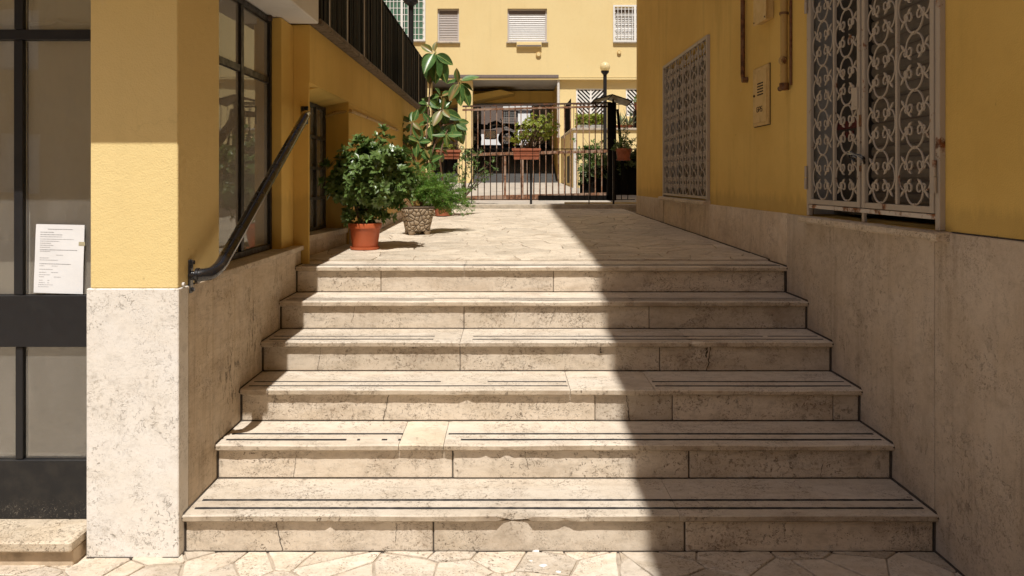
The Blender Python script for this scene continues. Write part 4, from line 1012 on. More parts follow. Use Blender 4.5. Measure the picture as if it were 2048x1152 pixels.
# downpipes
for (x, y, z0, z1, lab) in ((fx(1117), 24.05, fz(275), fz(160), 'white downpipe at the right jamb of the dark passage'), ((1150-CX)*19.9/F, 19.93, 1.3, EYE+(CY-266)*19.9/F, 'white downpipe at the corner of the raised terrace wall')):
    t = MB(); t.tube([(x, y, z0), (x, y, z1)], .045, 10); o = t.build('downpipe', M['zinc'], None, origin=(x, y, z0), smooth=True); o['label'] = lab; o['category'] = 'pipe'; o['group'] = 'white downpipes'

# raised terrace block on right
tb = thing('raised_terrace', (4, 22, 1.3), 'ochre raised terrace wall with stone coping and plants on top, right of the passage', 'terrace')
tz = EYE+(CY-256)*20/F
mb = MB(); mb.box(1.80, 9.9, 20, 24.1, 1.0, tz-.06); mb.build('wall', M['ochre_far'], tb)
mb = MB(); mb.cbox(1.76, 9.9, 19.95, 24.1, tz-.058, tz, .008); mb.build('coping', M['kerb'], tb)
mb = MB(); mb.cbox(1.79, 1.797, 21.2, 22.0, 1.5, tz-.7, .002); mb.build('side_door', M['darkroom'], tb)
mb = MB()
for i in range(16): mb.box(1.80+i*.20, 1.815+i*.20, 19.99, 20.0, tz, tz+.62)
mb.box(1.79, 5.2, 19.985, 20.005, tz+.62, tz+.64); stuff(mb.build('thin_railing', M['rust_dark'], tb))
mb = MB(); mb.cbox(1.775, 1.79, 20.6, 22.6, tz+.02, tz+.85, .003); mb.build('dark_panel', M['fence_black'], tb)

# =====================================================================================
#  LAMPS
# =====================================================================================
def lamp(x, y, z0, zc, r, pr_, lab):
    t = thing('globe_lamp', (x, y, z0), lab, 'lamp', 'globe lamps on black posts')
    mb = MB(); mb.tube([(x, y, z0), (x, y, zc-r-.06)], pr_, 12); mb.build('post', M['blackmetal'], t, smooth=True)
    mb = MB(); mb.lathe((x, y, zc-r-.07), [(pr_, 0), (pr_*1.3, .02), (r*.75, .06), (r*.8, .10), (r*.6, .10)], 20); mb.build('collar', M['blackmetal'], t, smooth=True)
    mb = MB(); mb.lathe((x, y, zc), [(r*math.sin(R(a)), -r*math.cos(R(a))) for a in (8, 20, 35, 50, 65, 80, 95, 110, 125, 140, 155, 170)], 24); mb.build('globe', M['globe'], t, smooth='full')
P = at(1210, 134, 18.5); lamp(P.x, 18.5, 1.3, P.z, .127, .045, 'yellowed globe lamp on a black post rising behind the gate canopy')
P = at(822, -8, 13); lamp(P.x, 13, 1.2, P.z+.05, .16, .045, 'black lamp post rising behind the terrace fence, its globe cut off by the photo top')

# =====================================================================================
#  GATE, FENCE, CANOPY
# =====================================================================================
gt = thing('rusty_gate', (.6, 14, 1.17), 'tall rusty iron barred gate across the driveway behind the low fence', 'gate')
gx0, gx1 = (925-CX)*14/F, (1222-CX)*14/F
gdz = lambda x: (x-gx0)/(gx1-gx0)*.07
def rail(z, r, mat, h, nm='rail', y=14):
    mb = MB(); mb.add([(gx0,y-r,z),(gx1,y-r,z+.07),(gx1,y+r,z+.07),(gx0,y+r,z),(gx0,y-r,z+h),(gx1,y-r,z+.07+h),(gx1,y+r,z+.07+h),(gx0,y+r,z+h)], [(0,3,2,1),(4,5,6,7),(0,1,5,4),(1,2,6,5),(2,3,7,6),(3,0,4,7)]); mb.build(nm, mat, gt)
rail(2.875, .02, M['rust_gate'], .035); rail(2.945, .02, M['rust_dark'], .03); rail(2.03, .022, M['rust_gate'], .055); rail(1.155, .03, M['rust_gate'], .13)
n = 24; pbar = MB(); pbar.box(-.0085, .0085, -.0085, .0085, 0, 1.69)
b0 = pbar.build('bar', M['rust_gate'], None); b0.parent = gt
copies(b0, gt, [(gx0+(gx1-gx0)*(i+.5)/n+random.uniform(-.006, .006)-.6, 0, .1+gdz(gx0+(gx1-gx0)*(i+.5)/n)) for i in range(n)])
for px in (1045, 1010): 
    mb = MB(); x = (px-CX)*14/F; mb.box(x-.02, x+.02, 13.96, 13.975, 1.2, 2.03); mb.build('stiffener', M['rust_gate'], gt)
mb = MB(); mb.cbox(1.90, 2.05, 13.93, 14.09, 1.15, 3.03, .005); gpst = mb.build('gate_post', M['fence_black'], gt)
mb = MB(); mb.add([(1.86,13.9,1.2),(1.93,13.9,1.2),(2.0,13.9,2.9),(1.95,13.9,2.9),(1.86,13.97,1.2),(1.93,13.97,1.2),(2.0,13.97,2.9),(1.95,13.97,2.9)], [(0,1,2,3),(4,7,6,5),(0,4,5,1),(1,5,6,2),(2,6,7,3),(3,7,4,0)]); mb.build('brace', M['fence_black'], gt)
mb = MB(); mb.add([(2.05,13.9,2.9),(2.09,13.9,2.9),(2.22,13.9,1.6),(2.16,13.9,1.6),(2.05,13.95,2.9),(2.09,13.95,2.9),(2.22,13.95,1.6),(2.16,13.95,1.6)], [(0,1,2,3),(4,7,6,5),(0,4,5,1),(1,5,6,2),(2,6,7,3),(3,7,4,0)]); mb.build('brace', M['fence_black'], gt)
mb = MB(); mb.box(.6, 1.95, 13.9, 13.96, 1.18, 1.30); mb.build('rail_shadow_strip', M['fence_black'], gt)  # black strip drawing the shadow across the gate's bottom rail
# canopy
cn = thing('gate_canopy', (1.98, 14, 3.0), 'small sloped brown sheet canopy on a black frame above the gate post', 'canopy')
c1, c2, c3 = at(1183, 205, 14), at(1218, 195, 14), at(1257, 208, 14)
mb = MB()
for (a, b) in ((c1, c2), (c2, c3)):
    mb.add([(a.x, 13.6, a.z), (b.x, 13.6, b.z), (b.x, 14.2, b.z-.02), (a.x, 14.2, a.z-.02), (a.x, 13.6, a.z+.015), (b.x, 13.6, b.z+.015), (b.x, 14.2, b.z-.005), (a.x, 14.2, a.z-.005)], [(0,3,2,1),(4,5,6,7),(0,1,5,4),(1,2,6,5),(2,3,7,6),(3,0,4,7)])
mb.build('sheet', M['canopy'], cn)
mb = MB()
for y, dz in ((13.585, .008), (14.215, -.012)): mb.tube([c1+Vector((0, y-14, dz)), c2+Vector((0, y-14, dz)), c3+Vector((0, y-14, dz))], .012, 6)
for c in (c1, c2, c3): mb.tube([(c.x, 13.59, c.z+.005), (c.x, 14.21, c.z-.014)], .012, 6)
mb.tube([(2.0, 14, 3.0), (2.0, 14, c2.z)], .02, 6); mb.tube([(c1.x+.05, 13.9, c1.z-.03), (1.7, 13.95, 2.95), (1.95, 14, 2.95)], .01, 6)
mb.build('frame', M['fence_black'], cn)
# low fence
lf = thing('low_fence', (.3, 12, 1.2), 'low black iron railing on the kerb at the end of the landing, hung with planters', 'fence')
lx0, lx1 = -1.30, 2.06
for z, h in ((2.075, .014), (1.27, .010)):
    mb = MB(); mb.box(lx0, lx1, 11.99, 12.01, z, z+h); mb.build('rail', M['fence_black'], lf)
pb = MB(); pb.box(-.0055, .0055, -.0055, .0055, 0, .80); b0 = pb.build('bar', M['fence_black'], None); b0.parent = lf
copies(b0, lf, [(lx0+.05+i*.1-.3+random.uniform(-.004, .004), 0, .072) for i in range(int((lx1-lx0)/.1))])
for px, r, z1 in ((1062, .018, 2.1), (885, .014, 2.1), (1227, .014, 2.1), (943, .007, 2.08), (1178, .007, 2.08)):
    x = (px-CX)*12/F; mb = MB(); mb.box(x-r, x+r, 11.985, 12.015, 1.19, z1); mb.build('post', M['blackmetal'], lf)
# black ivy fence right
iv = thing('ivy_fence', (2.3, 16, 1.25), 'black solid fence with dark ivy trailing over its sloping top, behind the gate', 'fence')
mb = MB(); a0, a1 = (1160-CX)*16/F, 3.4
mb.add([(a0,16,1.15),(a1,16,1.15),(a1,16,2.32),(a0,16,1.78),(a0,16.06,1.15),(a1,16.06,1.15),(a1,16.06,2.32),(a0,16.06,1.78)], [(0,1,2,3),(4,7,6,5),(0,4,5,1),(1,5,6,2),(2,6,7,3),(3,7,4,0)]); mb.build('panel', M['fence_black'], iv)
mb = MB(); mb.cbox(.98, 3.4, 12.5, 12.6, 1.16, 1.215, .004); struct(mb.build('low_wall', M['ochre_far']))

# =====================================================================================
#  PLANTS
# =====================================================================================
def rvec():
    while True:
        v = Vector((random.uniform(-1, 1), random.uniform(-1, 1), random.uniform(-1, 1)))
        if .05 < v.length < 1: return v.normalized()
def add_leaf(mb, base, d, nrm, L, w, fold=.25, round_=.62):
    s_ = d.cross(nrm).normalized(); n = s_.cross(d).normalized()
    p0 = base; m1 = base+d*L*.35-n*L*.02; m2 = base+d*L*round_-n*L*.03; t = base+d*L-n*L*.10
    a1, a2 = m1+s_*w*.32+n*w*fold*.4, m2+s_*w*.5+n*w*fold*.5; b1, b2 = m1-s_*w*.32+n*w*fold*.4, m2-s_*w*.5+n*w*fold*.5
    mb.add([p0, a1, a2, t, b2, b1, m2, m1], [(0,7,1),(7,6,2,1),(6,3,2),(0,5,7),(5,4,6,7),(4,3,6)])
def rosette(mb, c, axis, n, L, w, spread=1.0):
    a = axis.orthogonal().normalized(); b = axis.cross(a)
    off = random.uniform(0, 6.28)
    for i in range(n):
        t = off+i*2.4; el = random.uniform(.15, 1.0)*spread
        rad = a*math.cos(t)+b*math.sin(t)
        d = (rad*math.sin(.5+el)+axis*math.cos(.5+el)).normalized()
        nr = (axis*math.sin(.5+el) - rad*math.cos(.5+el)).normalized()
        add_leaf(mb, c - axis*L*.1*i/n, d, nr, L*random.uniform(.7, 1.1), w*random.uniform(.8, 1.1))
def crown(mb, c, r, n, leaves, L, w, lump=.25, shell=.55, seed=0, flat=0, test=None):
    random.seed(seed)
    k = 0
    while k < n:
        v = rvec(); q = (1+lump*noise.noise(v*2.1+Vector((seed, 0, 0)))*1.6) * (shell+(1-shell)*random.random()**.6)
        p = Vector((c[0]+v.x*r[0]*q, c[1]+v.y*r[1]*q, c[2]+v.z*r[2]*q))
        if test and not test(p): continue
        ax = (v + Vector((0, 0, .45)) + rvec()*.45).normalized()
        rosette(mb, p, ax, leaves, L, w); k += 1
def branches(mb, base, tips, r0, r1):
    for t in tips:
        m = base.lerp(t, .5) + Vector((random.uniform(-.04, .04), random.uniform(-.04, .04), -.02)); mb.tube([base, base.lerp(m, .6)+Vector((0, 0, .02)), m, t], [r0, r0*.8, r0*.55, r1], 6)
def pot_lathe(c, r, h, mat, parent, saucer=True, rimh=.04):
    mb = MB(); mb.lathe(c, [(r*.74, .008), (r*.76, .02), (r*.93, h-rimh), (r*.94, h-rimh+.002), (r*1.0, h-rimh+.004), (r*1.02, h-.008), (r*1.0, h), (r*.93, h), (r*.9, h-.03), (.01, h-.035)], 40)
    o = mb.build('pot', mat, parent, smooth=True)
    if saucer:
        mb = MB(); mb.lathe(c, [(r*.82, .0), (r*.88, .004), (r*.90, .022), (r*.86, .022), (r*.82, .007), (.01, .006)], 40); mb.build('saucer', mat, parent, smooth=True)
    mb = MB(); mb.lathe(c, [(r*.9, h-.034), (r*.9, h-.028), (.02, h-.02)], 24); mb.build('soil', M['soil'], parent)

# 1: orange pot with glossy bush
y = 5.86; c = Vector(((730-CX)*y/F, y, land(y)+.006))
t1 = thing('potted_bush', c, 'dense glossy dark green bush in an orange plastic pot, nearest plant on the landing', 'potted plant')
pot_lathe(c, .128, .205, M['pot_orange'], t1)
mb = MB(); top = c+Vector((.02, 0, .5)); random.seed(4)
mb.tube([c+Vector((.01, 0, .17)), c+Vector((.022, .01, .27)), c+Vector((.012, 0, .38)), top], [.024, .02, .018, .012], 8)
mb.tube([c+Vector((-.02, 0, .17)), c+Vector((-.06, 0, .30)), c+Vector((-.09, 0, .42)), c+Vector((-.17, 0, .6))], [.018, .016, .014, .008], 8)
cc = c+Vector((.055, .03, .585))
for i in range(26):
    v = rvec(); tip = cc+Vector((v.x*.24, v.y*.22, v.z*.2)); mb.tube([c+Vector((0, 0, .33)), (c+Vector((0, 0, .45))).lerp(tip, .4), tip], [.011, .007, .003], 5)
mb.build('trunk', M['bark'], t1, smooth=True)
mb = MB(); crown(mb, cc, (.29, .27, .27), 470, 10, .066, .030, .42, .5, 11)
crown(mb, c+Vector((-.13, 0, .50)), (.16, .16, .14), 75, 9, .072, .035, .3, .4, 12)
crown(mb, c+Vector((.27, 0, .53)), (.13, .13, .13), 70, 9, .072, .035, .3, .4, 13)
crown(mb, c+Vector((.06, 0, .26)), (.13, .1, .06), 30, 8, .055, .024, .3, .4, 14)
crown(mb, c+Vector((-.13, -.02, .27)), (.04, .05, .06), 12, 8, .055, .024, .3, .4, 15)
stuff(mb.build('foliage', M['leaf_bush'], t1))

# 2: cobbled pot with asparagus fern
y = 7.2; c2_ = Vector(((835-CX)*y/F, y, land(y)+.006)); c = c2_
t2 = thing('cobbled_planter', c, 'square tapered planter with cobble relief holding feathery green fern and dry stems', 'potted plant')
H = .27; rb_, rt_ = .105, .158
def sq(r, z, rot=.35, n=32, e=.35):
    out = []
    for k in range(n):
        a = 2*math.pi*k/n; q = (abs(math.cos(a))**4+abs(math.sin(a))**4)**(-e*.5)
        out.append(Vector((c.x+math.cos(a+rot)*r*q, c.y+math.sin(a+rot)*r*q, c.z+z)))
    return out
mb = MB(); rings = [sq(rb_, .03), sq(rb_*1.02, .035), sq(rt_*.97, H-.02), sq(rt_*1.0, H-.01), sq(rt_*.98, H), sq(rt_*.86, H), sq(rt_*.84, H-.03)]
vs = [v for r_ in rings for v in r_]; fs = [(i*32+k, i*32+(k+1) % 32, (i+1)*32+(k+1) % 32, (i+1)*32+k) for i in range(6) for k in range(32)] + [tuple(range(32))[::-1], tuple(range(6*32, 7*32))]
mb.add(vs, fs); pot2 = mb.build('pot', M['cobble_gap'], t2)
for k in range(4):
    a = .35+math.pi/4+k*math.pi/2; mb = MB(); mb.lathe((c.x+math.cos(a)*rb_*1.0, c.y+math.sin(a)*rb_*1.0, c.z), [(.024, 0), (.03, .012), (.036, .034)], 10); mb.build('foot', M['cobble'], t2, smooth=True)
random.seed(21); mb = MB(); UL = 2*math.pi
def pot_pt(u, v, off):
    a = u; q = (abs(math.cos(a))**4+abs(math.sin(a))**4)**(-.175); f = (v-.03)/(H-.03); rr = (rb_+(rt_-rb_)*f)*q*.985+off
    return Vector((c.x+math.cos(a+.35)*rr, c.y+math.sin(a+.35)*rr, c.z+v))
kk = .145
for cell in voronoi_cells(scatter((0, UL*kk, .035, H-.015), .042, 1.1, .45), (0, UL*kk, .036, H-.022)):
    q_ = inset(cell, .0022)
    if len(q_) < 3: continue
    q_ = ragged(q_, .0008) if False else q_
    nq = len(q_); mu = sum(p[0] for p in q_)/nq; mv = sum(p[1] for p in q_)/nq
    A_ = [pot_pt(p[0]/kk, p[1], -.002) for p in q_]; B_ = [pot_pt((mu+(p[0]-mu)*.9)/kk, mv+(p[1]-mv)*.9, .005) for p in q_]; C_ = [pot_pt((mu+(p[0]-mu)*.5)/kk, mv+(p[1]-mv)*.5, .009) for p in q_]
    mb.add(A_+B_+C_, [(k, (k+1) % nq, nq+(k+1) % nq, nq+k) for k in range(nq)]+[(nq+k, nq+(k+1) % nq, 2*nq+(k+1) % nq, 2*nq+k) for k in range(nq)]+[tuple(range(2*nq, 3*nq))])
stuff(mb.build('cobble_relief', M['cobble'], t2, smooth=True))
mb = MB(); mb.add(sq(rt_*.85, H-.025), [tuple(range(32))]); mb.build('soil', M['soil'], t2)
def fern(mb, sm, base, n, reach, seed, up=(.12, .42), bias=(0, 0), needle=.02):
    random.seed(seed)
    for i in range(n):
        a = random.uniform(0, 6.283); rr = random.uniform(.25, 1)
        tip = base+Vector((math.cos(a)*reach*rr+bias[0], math.sin(a)*reach*rr*.8+bias[1], random.uniform(*up)*(1.25-rr*.55)))
        mid = base.lerp(tip, .45)+Vector((0, 0, random.uniform(.04, .12)))
        tip.z -= rr*.13*random.random()
        P = bez(base, mid+Vector((0, 0, .05)), tip, 9); sm.tube(P, [.003]*5+[.0018]*5, 3)
        for j in range(3, 10):
            p = P[j]
            for q in range(9):
                sd_ = rvec(); sd_.z *= .45; L = random.uniform(.02, .058); e = p+sd_*L; 
                for z_ in range(5):
                    b_ = p.lerp(e, random.uniform(.25, 1)); d = (rvec()+sd_*.5+Vector((0, 0, .3))).normalized(); s_ = d.cross(rvec()).normalized()*needle*.13; t_ = b_+d*needle*random.uniform(.7, 1.2)
                    mb.add([b_-s_, b_+s_, t_], [(0,1,2)])
mb, sm = MB(), MB()
fern(mb, sm, c+Vector((.03, .02, H-.02)), 85, .21, 31, (.10, .42), (.06, .02))
fern(mb, sm, c+Vector((.12, .30, H-.06)), 95, .27, 32, (.05, .38), (.14, .05))
stuff(mb.build('fern_foliage', M['leaf_fern'], t2)); sm.build('fern_stems', M['stem_red'], t2)
mb = MB(); random.seed(33)
for i in range(46):
    a = random.uniform(1.9, 4.6); L = random.uniform(.08, .20); b_ = c+Vector((random.uniform(-.12, .0), random.uniform(-.08, .05), H-.01)); e = b_+Vector((math.cos(a)*L*.9, math.sin(a)*L*.5, random.uniform(-.12, .12)))
    mb.tube([b_, b_.lerp(e, .5)+Vector((0, 0, .06)), e], [.0025, .002, .001], 3)
stuff(mb.build('dry_stems', M['dry'], t2))

# 3: terracotta pot with rubber plant behind
y = 9.9; c = Vector(((886-CX)*y/F, y, land(y)+.006))
t3 = thing('rubber_plant', c, 'tall variegated rubber plant with big leaves in a terracotta pot behind the fern', 'potted plant')
pot_lathe(c, .135, .21, M['terracotta'], t3, False)
def cp(x, y, Y): return at(600+x/2.505, 60+y/2.505, Y)
YR = 9.6
K = {'A': (675, 115), 'B': (800, 262), 'C': (712, 400), 'D': (562, 462), 'E': (490, 522), 'F': (625, 588), 'G': (775, 465)}
stems = [[(690, 850), (640, 690), (632, 560), (650, 300), (660, 200), (675, 115)], [(700, 850), (650, 650), (690, 530), (712, 400)], [(690, 530), (705, 480), (775, 465)], [(712, 400), (760, 330), (800, 262)],
         [(680, 850), (590, 690), (555, 590), (556, 500), (562, 462)], [(590, 690), (530, 580), (490, 522)], [(640, 690), (625, 588)], [(705, 850), (700, 650), (720, 550), (740, 500)]]
mb = MB(); random.seed(41)
for s_ in stems:
    pts = [cp(x, y_, YR+(.2 if i == 0 else 0)) for i, (x, y_) in enumerate(s_)]
    if s_[0][1] == 850: pts[0] = c+Vector((random.uniform(-.03, .03), random.uniform(-.03, .03), .18))
    sm_ = []
    for i in range(len(pts)-1): sm_ += [pts[i], pts[i].lerp(pts[i+1], .5)+rvec()*.006]
    sm_.append(pts[-1]); mb.tube(sm_, [.014-.007*i/len(sm_) for i in range(len(sm_))], 7)
mb.build('stems', M['stem_red'], t3, smooth=True)
# leaf mesh
me_v, me_f = [], []
NL = 9
for i in range(NL+1):
    t = i/NL; w = .27*math.sin(math.pi*min(1, t**.85))**.75 if 0 < t < 1 else .004
    zc = -.10*t*t
    for u in (-1, -.5, 0, .5, 1): me_v.append((u*w, t, zc+abs(u)**1.5*w*.32))
for i in range(NL):
    for j in range(4): me_f.append((i*5+j, i*5+j+1, i*5+6+j, i*5+5+j))
b0 = len(me_v); me_v += [(-.008, -.16, -.0), (.008, -.16, 0), (.008, .02, 0), (-.008, .02, 0)]; me_f.append((b0, b0+1, b0+2, b0+3))
lme = bpy.data.meshes.new('leaf'); lme.from_pydata(me_v, [], me_f); lme.materials.append(M['leaf_ficus']); lme.shade_smooth()
LV = {'A': [(605, 70, .2), (680, 62, .1), (763, 168, 0), (622, 205, -1), (588, 182, .3), (706, 190, .2), (737, 262, .1), (608, 252, .3), (680, 285, -.2), (640, 268, .2), (715, 240, .4)],
      'B': [(780, 182, -.4), (890, 232, .2), (874, 302, .2), (852, 376, .1), (802, 384, -.4), (742, 358, -.5), (742, 262, .3), (838, 306, .4)],
      'C': [(643, 345, 0), (722, 338, -.2), (806, 445, -.2), (752, 438, -.6), (662, 488, -.7), (642, 525, .1), (742, 484, .2), (616, 340, .4), (760, 350, .3), (690, 340, .4)],
      'D': [(498, 430, .3), (592, 390, .1), (605, 500, -.2), (612, 555, 0), (560, 400, .4), (530, 520, .3)],
      'E': [(433, 582, -.4), (545, 572, -.3), (458, 482, -.2), (512, 474, -.2), (546, 486, .1), (500, 590, .4)],
      'F': [(572, 622, 0), (655, 645, -.3), (588, 655, .1), (596, 528, .2), (676, 535, .2), (672, 610, .2), (632, 660, -.1), (640, 520, .4)],
      'G': [(758, 535, 0), (802, 560, -.1), (838, 500, -.1), (850, 462, .3), (822, 572, .3), (720, 520, .1), (780, 400, .2), (845, 530, .4)]}
random.seed(45)
for k, (bx_, by_, n_) in {'H': (650, 660, 8), 'I': (700, 600, 7), 'J': (590, 560, 6), 'L': (735, 520, 7), 'N': (655, 470, 7), 'O': (700, 330, 5), 'Q': (640, 380, 6), 'S': (530, 545, 5)}.items():
    K[k] = (bx_, by_); a_ = random.uniform(0, 6)
    LV[k] = [(bx_+math.cos(a_+i*6.28/n_)*random.uniform(45, 80), by_+math.sin(a_+i*6.28/n_)*random.uniform(35, 75)+12, random.uniform(-.5, .7)) for i in range(n_)]
random.seed(43)
for k, lst in LV.items():
    for (tx_, ty_, dep) in lst:
        bx_, by_ = K[k]; b_ = cp(bx_+random.uniform(-6, 6), by_+random.uniform(-6, 6), YR); t_ = cp(tx_, ty_, YR+dep*.18)
        d = (t_-b_)
        L = max(d.length, .17); d.normalize()
        nr = (Vector((random.uniform(-.5, .5), -1.0, random.uniform(.2, 1.1)))).normalized(); s_ = d.cross(nr).normalized(); n_ = s_.cross(d).normalized()
        mt = Matrix((( s_.x, d.x, n_.x, 0), (s_.y, d.y, n_.y, 0), (s_.z, d.z, n_.z, 0), (0, 0, 0, 1)))
        o = link('leaf', lme, t3); q_ = random.uniform(.82, 1.08); o.matrix_local = Matrix.Translation(b_+d*L*.1-org(t3)) @ mt @ Matrix.Diagonal((L*.88*q_, L*.92*q_, L*random.uniform(.5, 1.6), 1))
mb = MB(); crown(mb, c+Vector((.05, 0, .24)), (.16, .14, .1), 30, 7, .05, .02, .3, .3, 44); stuff(mb.build('undergrowth', M['leaf_mid'], t3))

# 4: planters on the low fence
def box_planter(px0, px1, py0, py1, Y, lab, mat):
    a, b = at(px0, py1, Y), at(px1, py0, Y)
    t = thing('fence_planter', ((a.x+b.x)/2, Y, a.z), lab, 'planter', 'planters hanging on the low railing')
    mb = MB(); cx = (a.x+b.x)/2; hw = (b.x-a.x)/2
    vs = []
    for z, k, dp in ((a.z, .88, .07), (b.z-.035, .97, .085), (b.z-.035, 1.04, .095), (b.z, 1.04, .095), (b.z, .96, .08), (b.z-.03, .95, .078)):
        vs += [(cx-hw*k, Y-dp, z), (cx+hw*k, Y-dp, z), (cx+hw*k, Y+dp, z), (cx-hw*k, Y+dp, z)]
    fs = [(i*4+j, i*4+(j+1) % 4, i*4+4+(j+1) % 4, i*4+4+j) for i in range(5) for j in range(4)] + [(3,2,1,0)]
    mb.add(vs, fs); mb.build('trough', mat, t)
    mb = MB(); mb.box(cx-hw*.94, cx+hw*.94, Y-.075, Y+.075, b.z-.06, b.z-.02); mb.build('soil', M['soil'], t)
    mb = MB()
    for s_ in (-.45, .45): mb.tube([(cx+hw*s_, Y+.12, b.z), (cx+hw*s_, Y-.10, b.z+.004), (cx+hw*s_, Y-.10, a.z-.01), (cx+hw*s_, Y+.08, a.z-.01)], .005, 5)
    mb.tube([(cx-hw, Y-.10, (a.z+b.z)/2+.01), (cx+hw, Y-.10, (a.z+b.z)/2+.01)], .004, 5); mb.build('hanger', M['fence_black'], t)
    return t, Vector((cx, Y, b.z)), hw
t, c, hw = box_planter(1025, 1080, 297, 319, 11.88, 'long terracotta planter in the middle of the railing with a yellow green jade bush', M['terracotta'])
mb = MB(); random.seed(51); cc = c+Vector((.17, 0, .32))
for i in range(34):
    v = rvec(); tip = cc+Vector((v.x*.28, v.y*.2, v.z*.2)); b_ = c+Vector((random.uniform(-.12, .12), 0, -.03)); mb.tube([b_, b_.lerp(tip, .5)+Vector((0, 0, .02)), tip], [.010, .006, .003], 4)
mb.build('branches', M['bark'], t)
mb = MB(); crown(mb, cc+Vector((-.02, 0, .01)), (.27, .2, .21), 190, 8, .042, .022, .5, .62, 52, test=lambda p: p.z > c.z+.02)
crown(mb, cc+Vector((.22, .05, .05)), (.13, .12, .22), 50, 7, .04, .02, .4, .5, 53)
crown(mb, c+Vector((-.14, 0, .15)), (.10, .1, .09), 34, 8, .04, .02, .4, .5, 54); stuff(mb.build('foliage', M['leaf_jade'], t))
t, c, hw = box_planter(874, 921, 300, 318, 11.88, 'dark red planter at the left end of the railing with low lime green succulents', M['terracotta'])
mb = MB(); crown(mb, c+Vector((-.07, 0, .03)), (.16, .09, .06), 60, 9, .035, .018, .3, .4, 55); stuff(mb.build('foliage', M['leaf_jade'], t))
mb = MB(); random.seed(56)
for i in range(40):
    b_ = c+Vector((random.uniform(0, .17), 0, 0)); e = b_+Vector((random.uniform(-.08, .12), random.uniform(-.1, .1), random.uniform(.05, .24))); mb.tube([b_, b_.lerp(e, .5)+rvec()*.02, e], [.003, .002, .001], 3)
stuff(mb.build('dry_twigs', M['bark'], t))
# round hanging pot at right
Y = 11.85; c = at(1247, 321, Y); t = thing('hanging_pot', c, 'round terracotta pot hung at the right end of the railing with a leggy plant', 'potted plant')
pot_lathe(c, .125, .19, M['terracotta'], t, True)
mb = MB(); tz0 = c+Vector((0, 0, .17)); random.seed(61)
tips = [at(x, y_, Y) for x, y_ in ((1238, 262), (1250, 240), (1262, 225), (1232, 285), (1268, 280), (1255, 270), (1244, 275), (1225, 300))]
branches(mb, tz0, tips, .006, .003); mb.build('stems', M['stem_red'], t)
mb = MB()
for tp in tips:
    for j in range(7): rosette(mb, tz0.lerp(tp, .45+.09*j)+rvec()*.02, (Vector((0, 0, 1))+rvec()*.5).normalized(), 6, .065, .02)
crown(mb, tz0+Vector((0, 0, .06)), (.14, .12, .08), 30, 7, .06, .022, .3, .4, 62); stuff(mb.build('foliage', M['leaf_mid'], t))

# 5: shrub climbing behind the fence, left
c = Vector((at(945, 400, 12.6).x, 12.6, 1.17)); t = thing('climbing_shrub', c, 'straggly light green shrub reaching through the railing bars left of the gate', 'shrub')
random.seed(71); mb = MB(); tips = [at(x, y_, 12.6) for x, y_ in ((925, 300), (940, 320), (960, 296), (985, 318), (996, 335), (930, 350), (950, 365), (968, 330), (940, 295), (922, 375), (975, 345), (910, 330), (955, 310))]
branches(mb, c+Vector((-.15, 0, .1)), tips, .009, .003); mb.build('stems', M['bark'], t)
mb = MB()
for tp in tips:
    for j in range(8): rosette(mb, (c+Vector((-.15, 0, .1))).lerp(tp, .55+.065*j)+rvec()*.05, (Vector((0, 0, .6))+rvec()).normalized(), 5, .055, .026)
crown(mb, at(935, 310, 12.6), (.12, .1, .1), 40, 6, .05, .024, .4, .4, 72); stuff(mb.build('foliage', M['leaf_mid'], t))

# 6: ivy and terrace plants
mb = MB(); random.seed(81)
for i in range(420):
    f = random.random(); x = a0+(a1-a0)*f; z = 1.80+(2.34-1.80)*f + abs(random.gauss(0, .05)) - (.35*random.random()**3)
    rosette(mb, Vector((x, 15.96+random.uniform(-.06, .08), z)), (Vector((0, -.6, .7))+rvec()*.6).normalized(), 5, .085, .05)
stuff(mb.build('ivy', M['leaf_dark'], iv))
mb = MB(); random.seed(82)
for i in range(90):
    p = at(1180+random.gauss(0, 14), 310+random.gauss(0, 12), 15.2); rosette(mb, p, (Vector((0, -.5, .7))+rvec()*.7).normalized(), 6, .08, .035)
for i in range(24):
    b_ = at(1185+random.uniform(-8, 30), 330, 15.2); e = at(1185+random.uniform(-20, 45), 272+random.uniform(0, 35), 15.2); mb.tube([b_, b_.lerp(e, .5)+rvec()*.05, e], [.008, .006, .002], 3)
o = stuff(mb.build('ivy', M['leaf_mid'], iv))
def on_terrace(px): return (px-CX)*20.4/F
hd = thing('clipped_hedge', (on_terrace(1180), 20.5, tz), 'yellow green box hedge on the raised terrace below the chevron window', 'hedge')
mb = MB(); random.seed(83)
for i in range(460):
    x = random.uniform(on_terrace(1152), on_terrace(1210)); z = tz+.02+random.uniform(0, .36)+.04*noise.noise(Vector((x*6, 0, 0)))
    rosette(mb, Vector((x, 20.4+random.uniform(-.12, .2), z)), (Vector((0, -.6, .6))+rvec()*.6).normalized(), 6, .07, .045)
stuff(mb.build('foliage', M['leaf_jade'], hd))
mb = MB(); mb.cbox(on_terrace(1152), on_terrace(1210), 20.25, 20.7, tz+.002, tz+.10, .005); mb.build('trough', M['grey_plaster'], hd)
ag = thing('agave', (on_terrace(1245), 20.45, tz), 'grey green spiky agave on the raised terrace behind the hanging pot', 'plant')
random.seed(84)
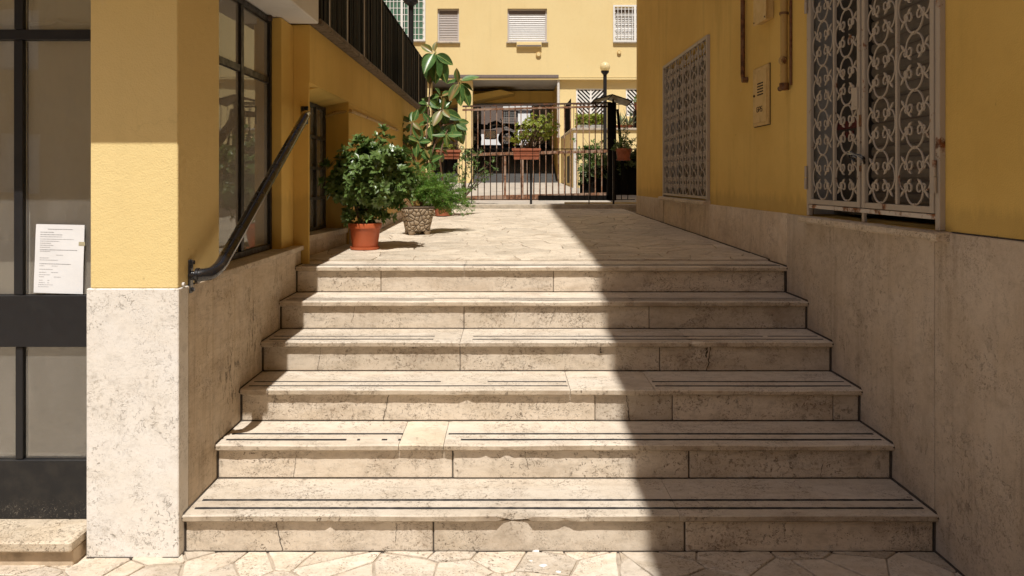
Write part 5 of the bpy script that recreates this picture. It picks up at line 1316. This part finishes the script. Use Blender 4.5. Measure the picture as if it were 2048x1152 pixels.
for (px, s0, n) in ((1240, 1.0, 16), (1258, 1.1, 18)):
    for i in range(n):
        a = random.uniform(0, 6.283); el = random.uniform(.35, 1.4); L = s0*random.uniform(.35, .62)
        d = Vector((math.cos(a)*math.cos(el), math.sin(a)*math.cos(el), math.sin(el))); mb = MB(); b_ = Vector((on_terrace(px), 20.45, tz+.06))
        add_leaf(mb, b_, d, Vector((0, 0, 1)) if el < 1.2 else Vector((1, 0, 0)), L, .06, .5, .4); mb.build('leaf', M['leaf_agave'], ag)
mb = MB(); mb.lathe((on_terrace(1249), 20.45, tz+.001), [(.2, 0), (.26, .1), (.24, .1), (.02, .08)], 16); mb.build('trough', M['terracotta'], ag)
dk = thing('terrace_planter', (on_terrace(1275), 20.4, tz), 'tall dark planter with a terracotta pot on the terrace beside the agave', 'planter')
mb = MB(); mb.cbox(on_terrace(1268), on_terrace(1290), 20.2, 20.6, tz+.002, tz+.5, .01); mb.build('box', M['fence_black'], dk)
mb = MB(); mb.lathe((on_terrace(1277), 20.4, tz+.502), [(.09, 0), (.13, .2), (.14, .22), (.1, .2)], 16); mb.build('pot', M['terracotta'], dk)
mb = MB(); crown(mb, (on_terrace(1277), 20.4, tz+.8), (.14, .14, .12), 20, 6, .09, .03, .3, .4, 85); stuff(mb.build('foliage', M['leaf_mid'], dk))

# =====================================================================================
#  MOTORCYCLES in the passage
# =====================================================================================
def wheel(mb, x, y, z, r):
    n = 20
    for i in range(n): pass
    mb.tube([(x+math.cos(2*math.pi*i/n)*r, y, z+math.sin(2*math.pi*i/n)*r) for i in range(n+1)], .055, 6, False)
def moto(x, y, z, lab):
    t = thing('motorcycle', (x, y, z), lab, 'motorcycle', 'motorcycles parked in the passage'); body = simple('motorcycle_paint', (.02, .03, .05), .2, coat=.5)
    for s_ in (-.62, .62):
        mb = MB(); wheel(mb, x+s_, y, z+.31, .26); w = mb.build('wheel', M['tyre'], t, smooth=True)
        mb = MB(); mb.tube([(x+s_, y-.04, z+.31), (x+s_, y+.04, z+.31)], .09, 10)
        for k in range(6): a = k*math.pi/3; mb.tube([(x+s_, y, z+.31), (x+s_+math.cos(a)*.24, y, z+.31+math.sin(a)*.24)], .012, 4)
        mb.build('rim', M['chrome'], w)
    mb = MB(); mb.tube([(x+.5, y, z+.78), (x+.25, y, z+.86), (x, y, z+.78), (x-.1, y, z+.7)], [.07, .15, .14, .08], 10); mb.build('tank', body, t, smooth=True)
    mb = MB(); mb.tube([(x-.05, y, z+.74), (x-.4, y, z+.76), (x-.72, y, z+.86)], [.09, .11, .05], 8); mb.build('seat', M['tyre'], t, smooth=True)
    mb = MB(); mb.cbox(x-.2, x+.25, y-.14, y+.14, z+.28, z+.62, .03); mb.build('engine', M['chrome'], t)
    mb = MB(); mb.tube([(x+.62, y, z+.31), (x+.45, y, z+.95)], .03, 6); mb.tube([(x+.4, y-.33, z+1.03), (x+.46, y, z+.96), (x+.4, y+.33, z+1.03)], .016, 6); mb.build('fork', M['chrome'], t)
    mb = MB(); mb.lathe((x+.56, y, z+.82), [(.02, -.07), (.08, -.04), (.09, 0), (.07, .06)], 12); mb.build('headlight', M['chrome'], t, smooth=True)
moto(at(980, 290, 28.9).x, 28.6, 2.86, 'dark motorcycle parked at left in the dark passage behind the gate')
moto(at(1048, 290, 28.9).x, 28.4, 2.83, 'dark motorcycle parked at right in the passage, behind the jade bush')
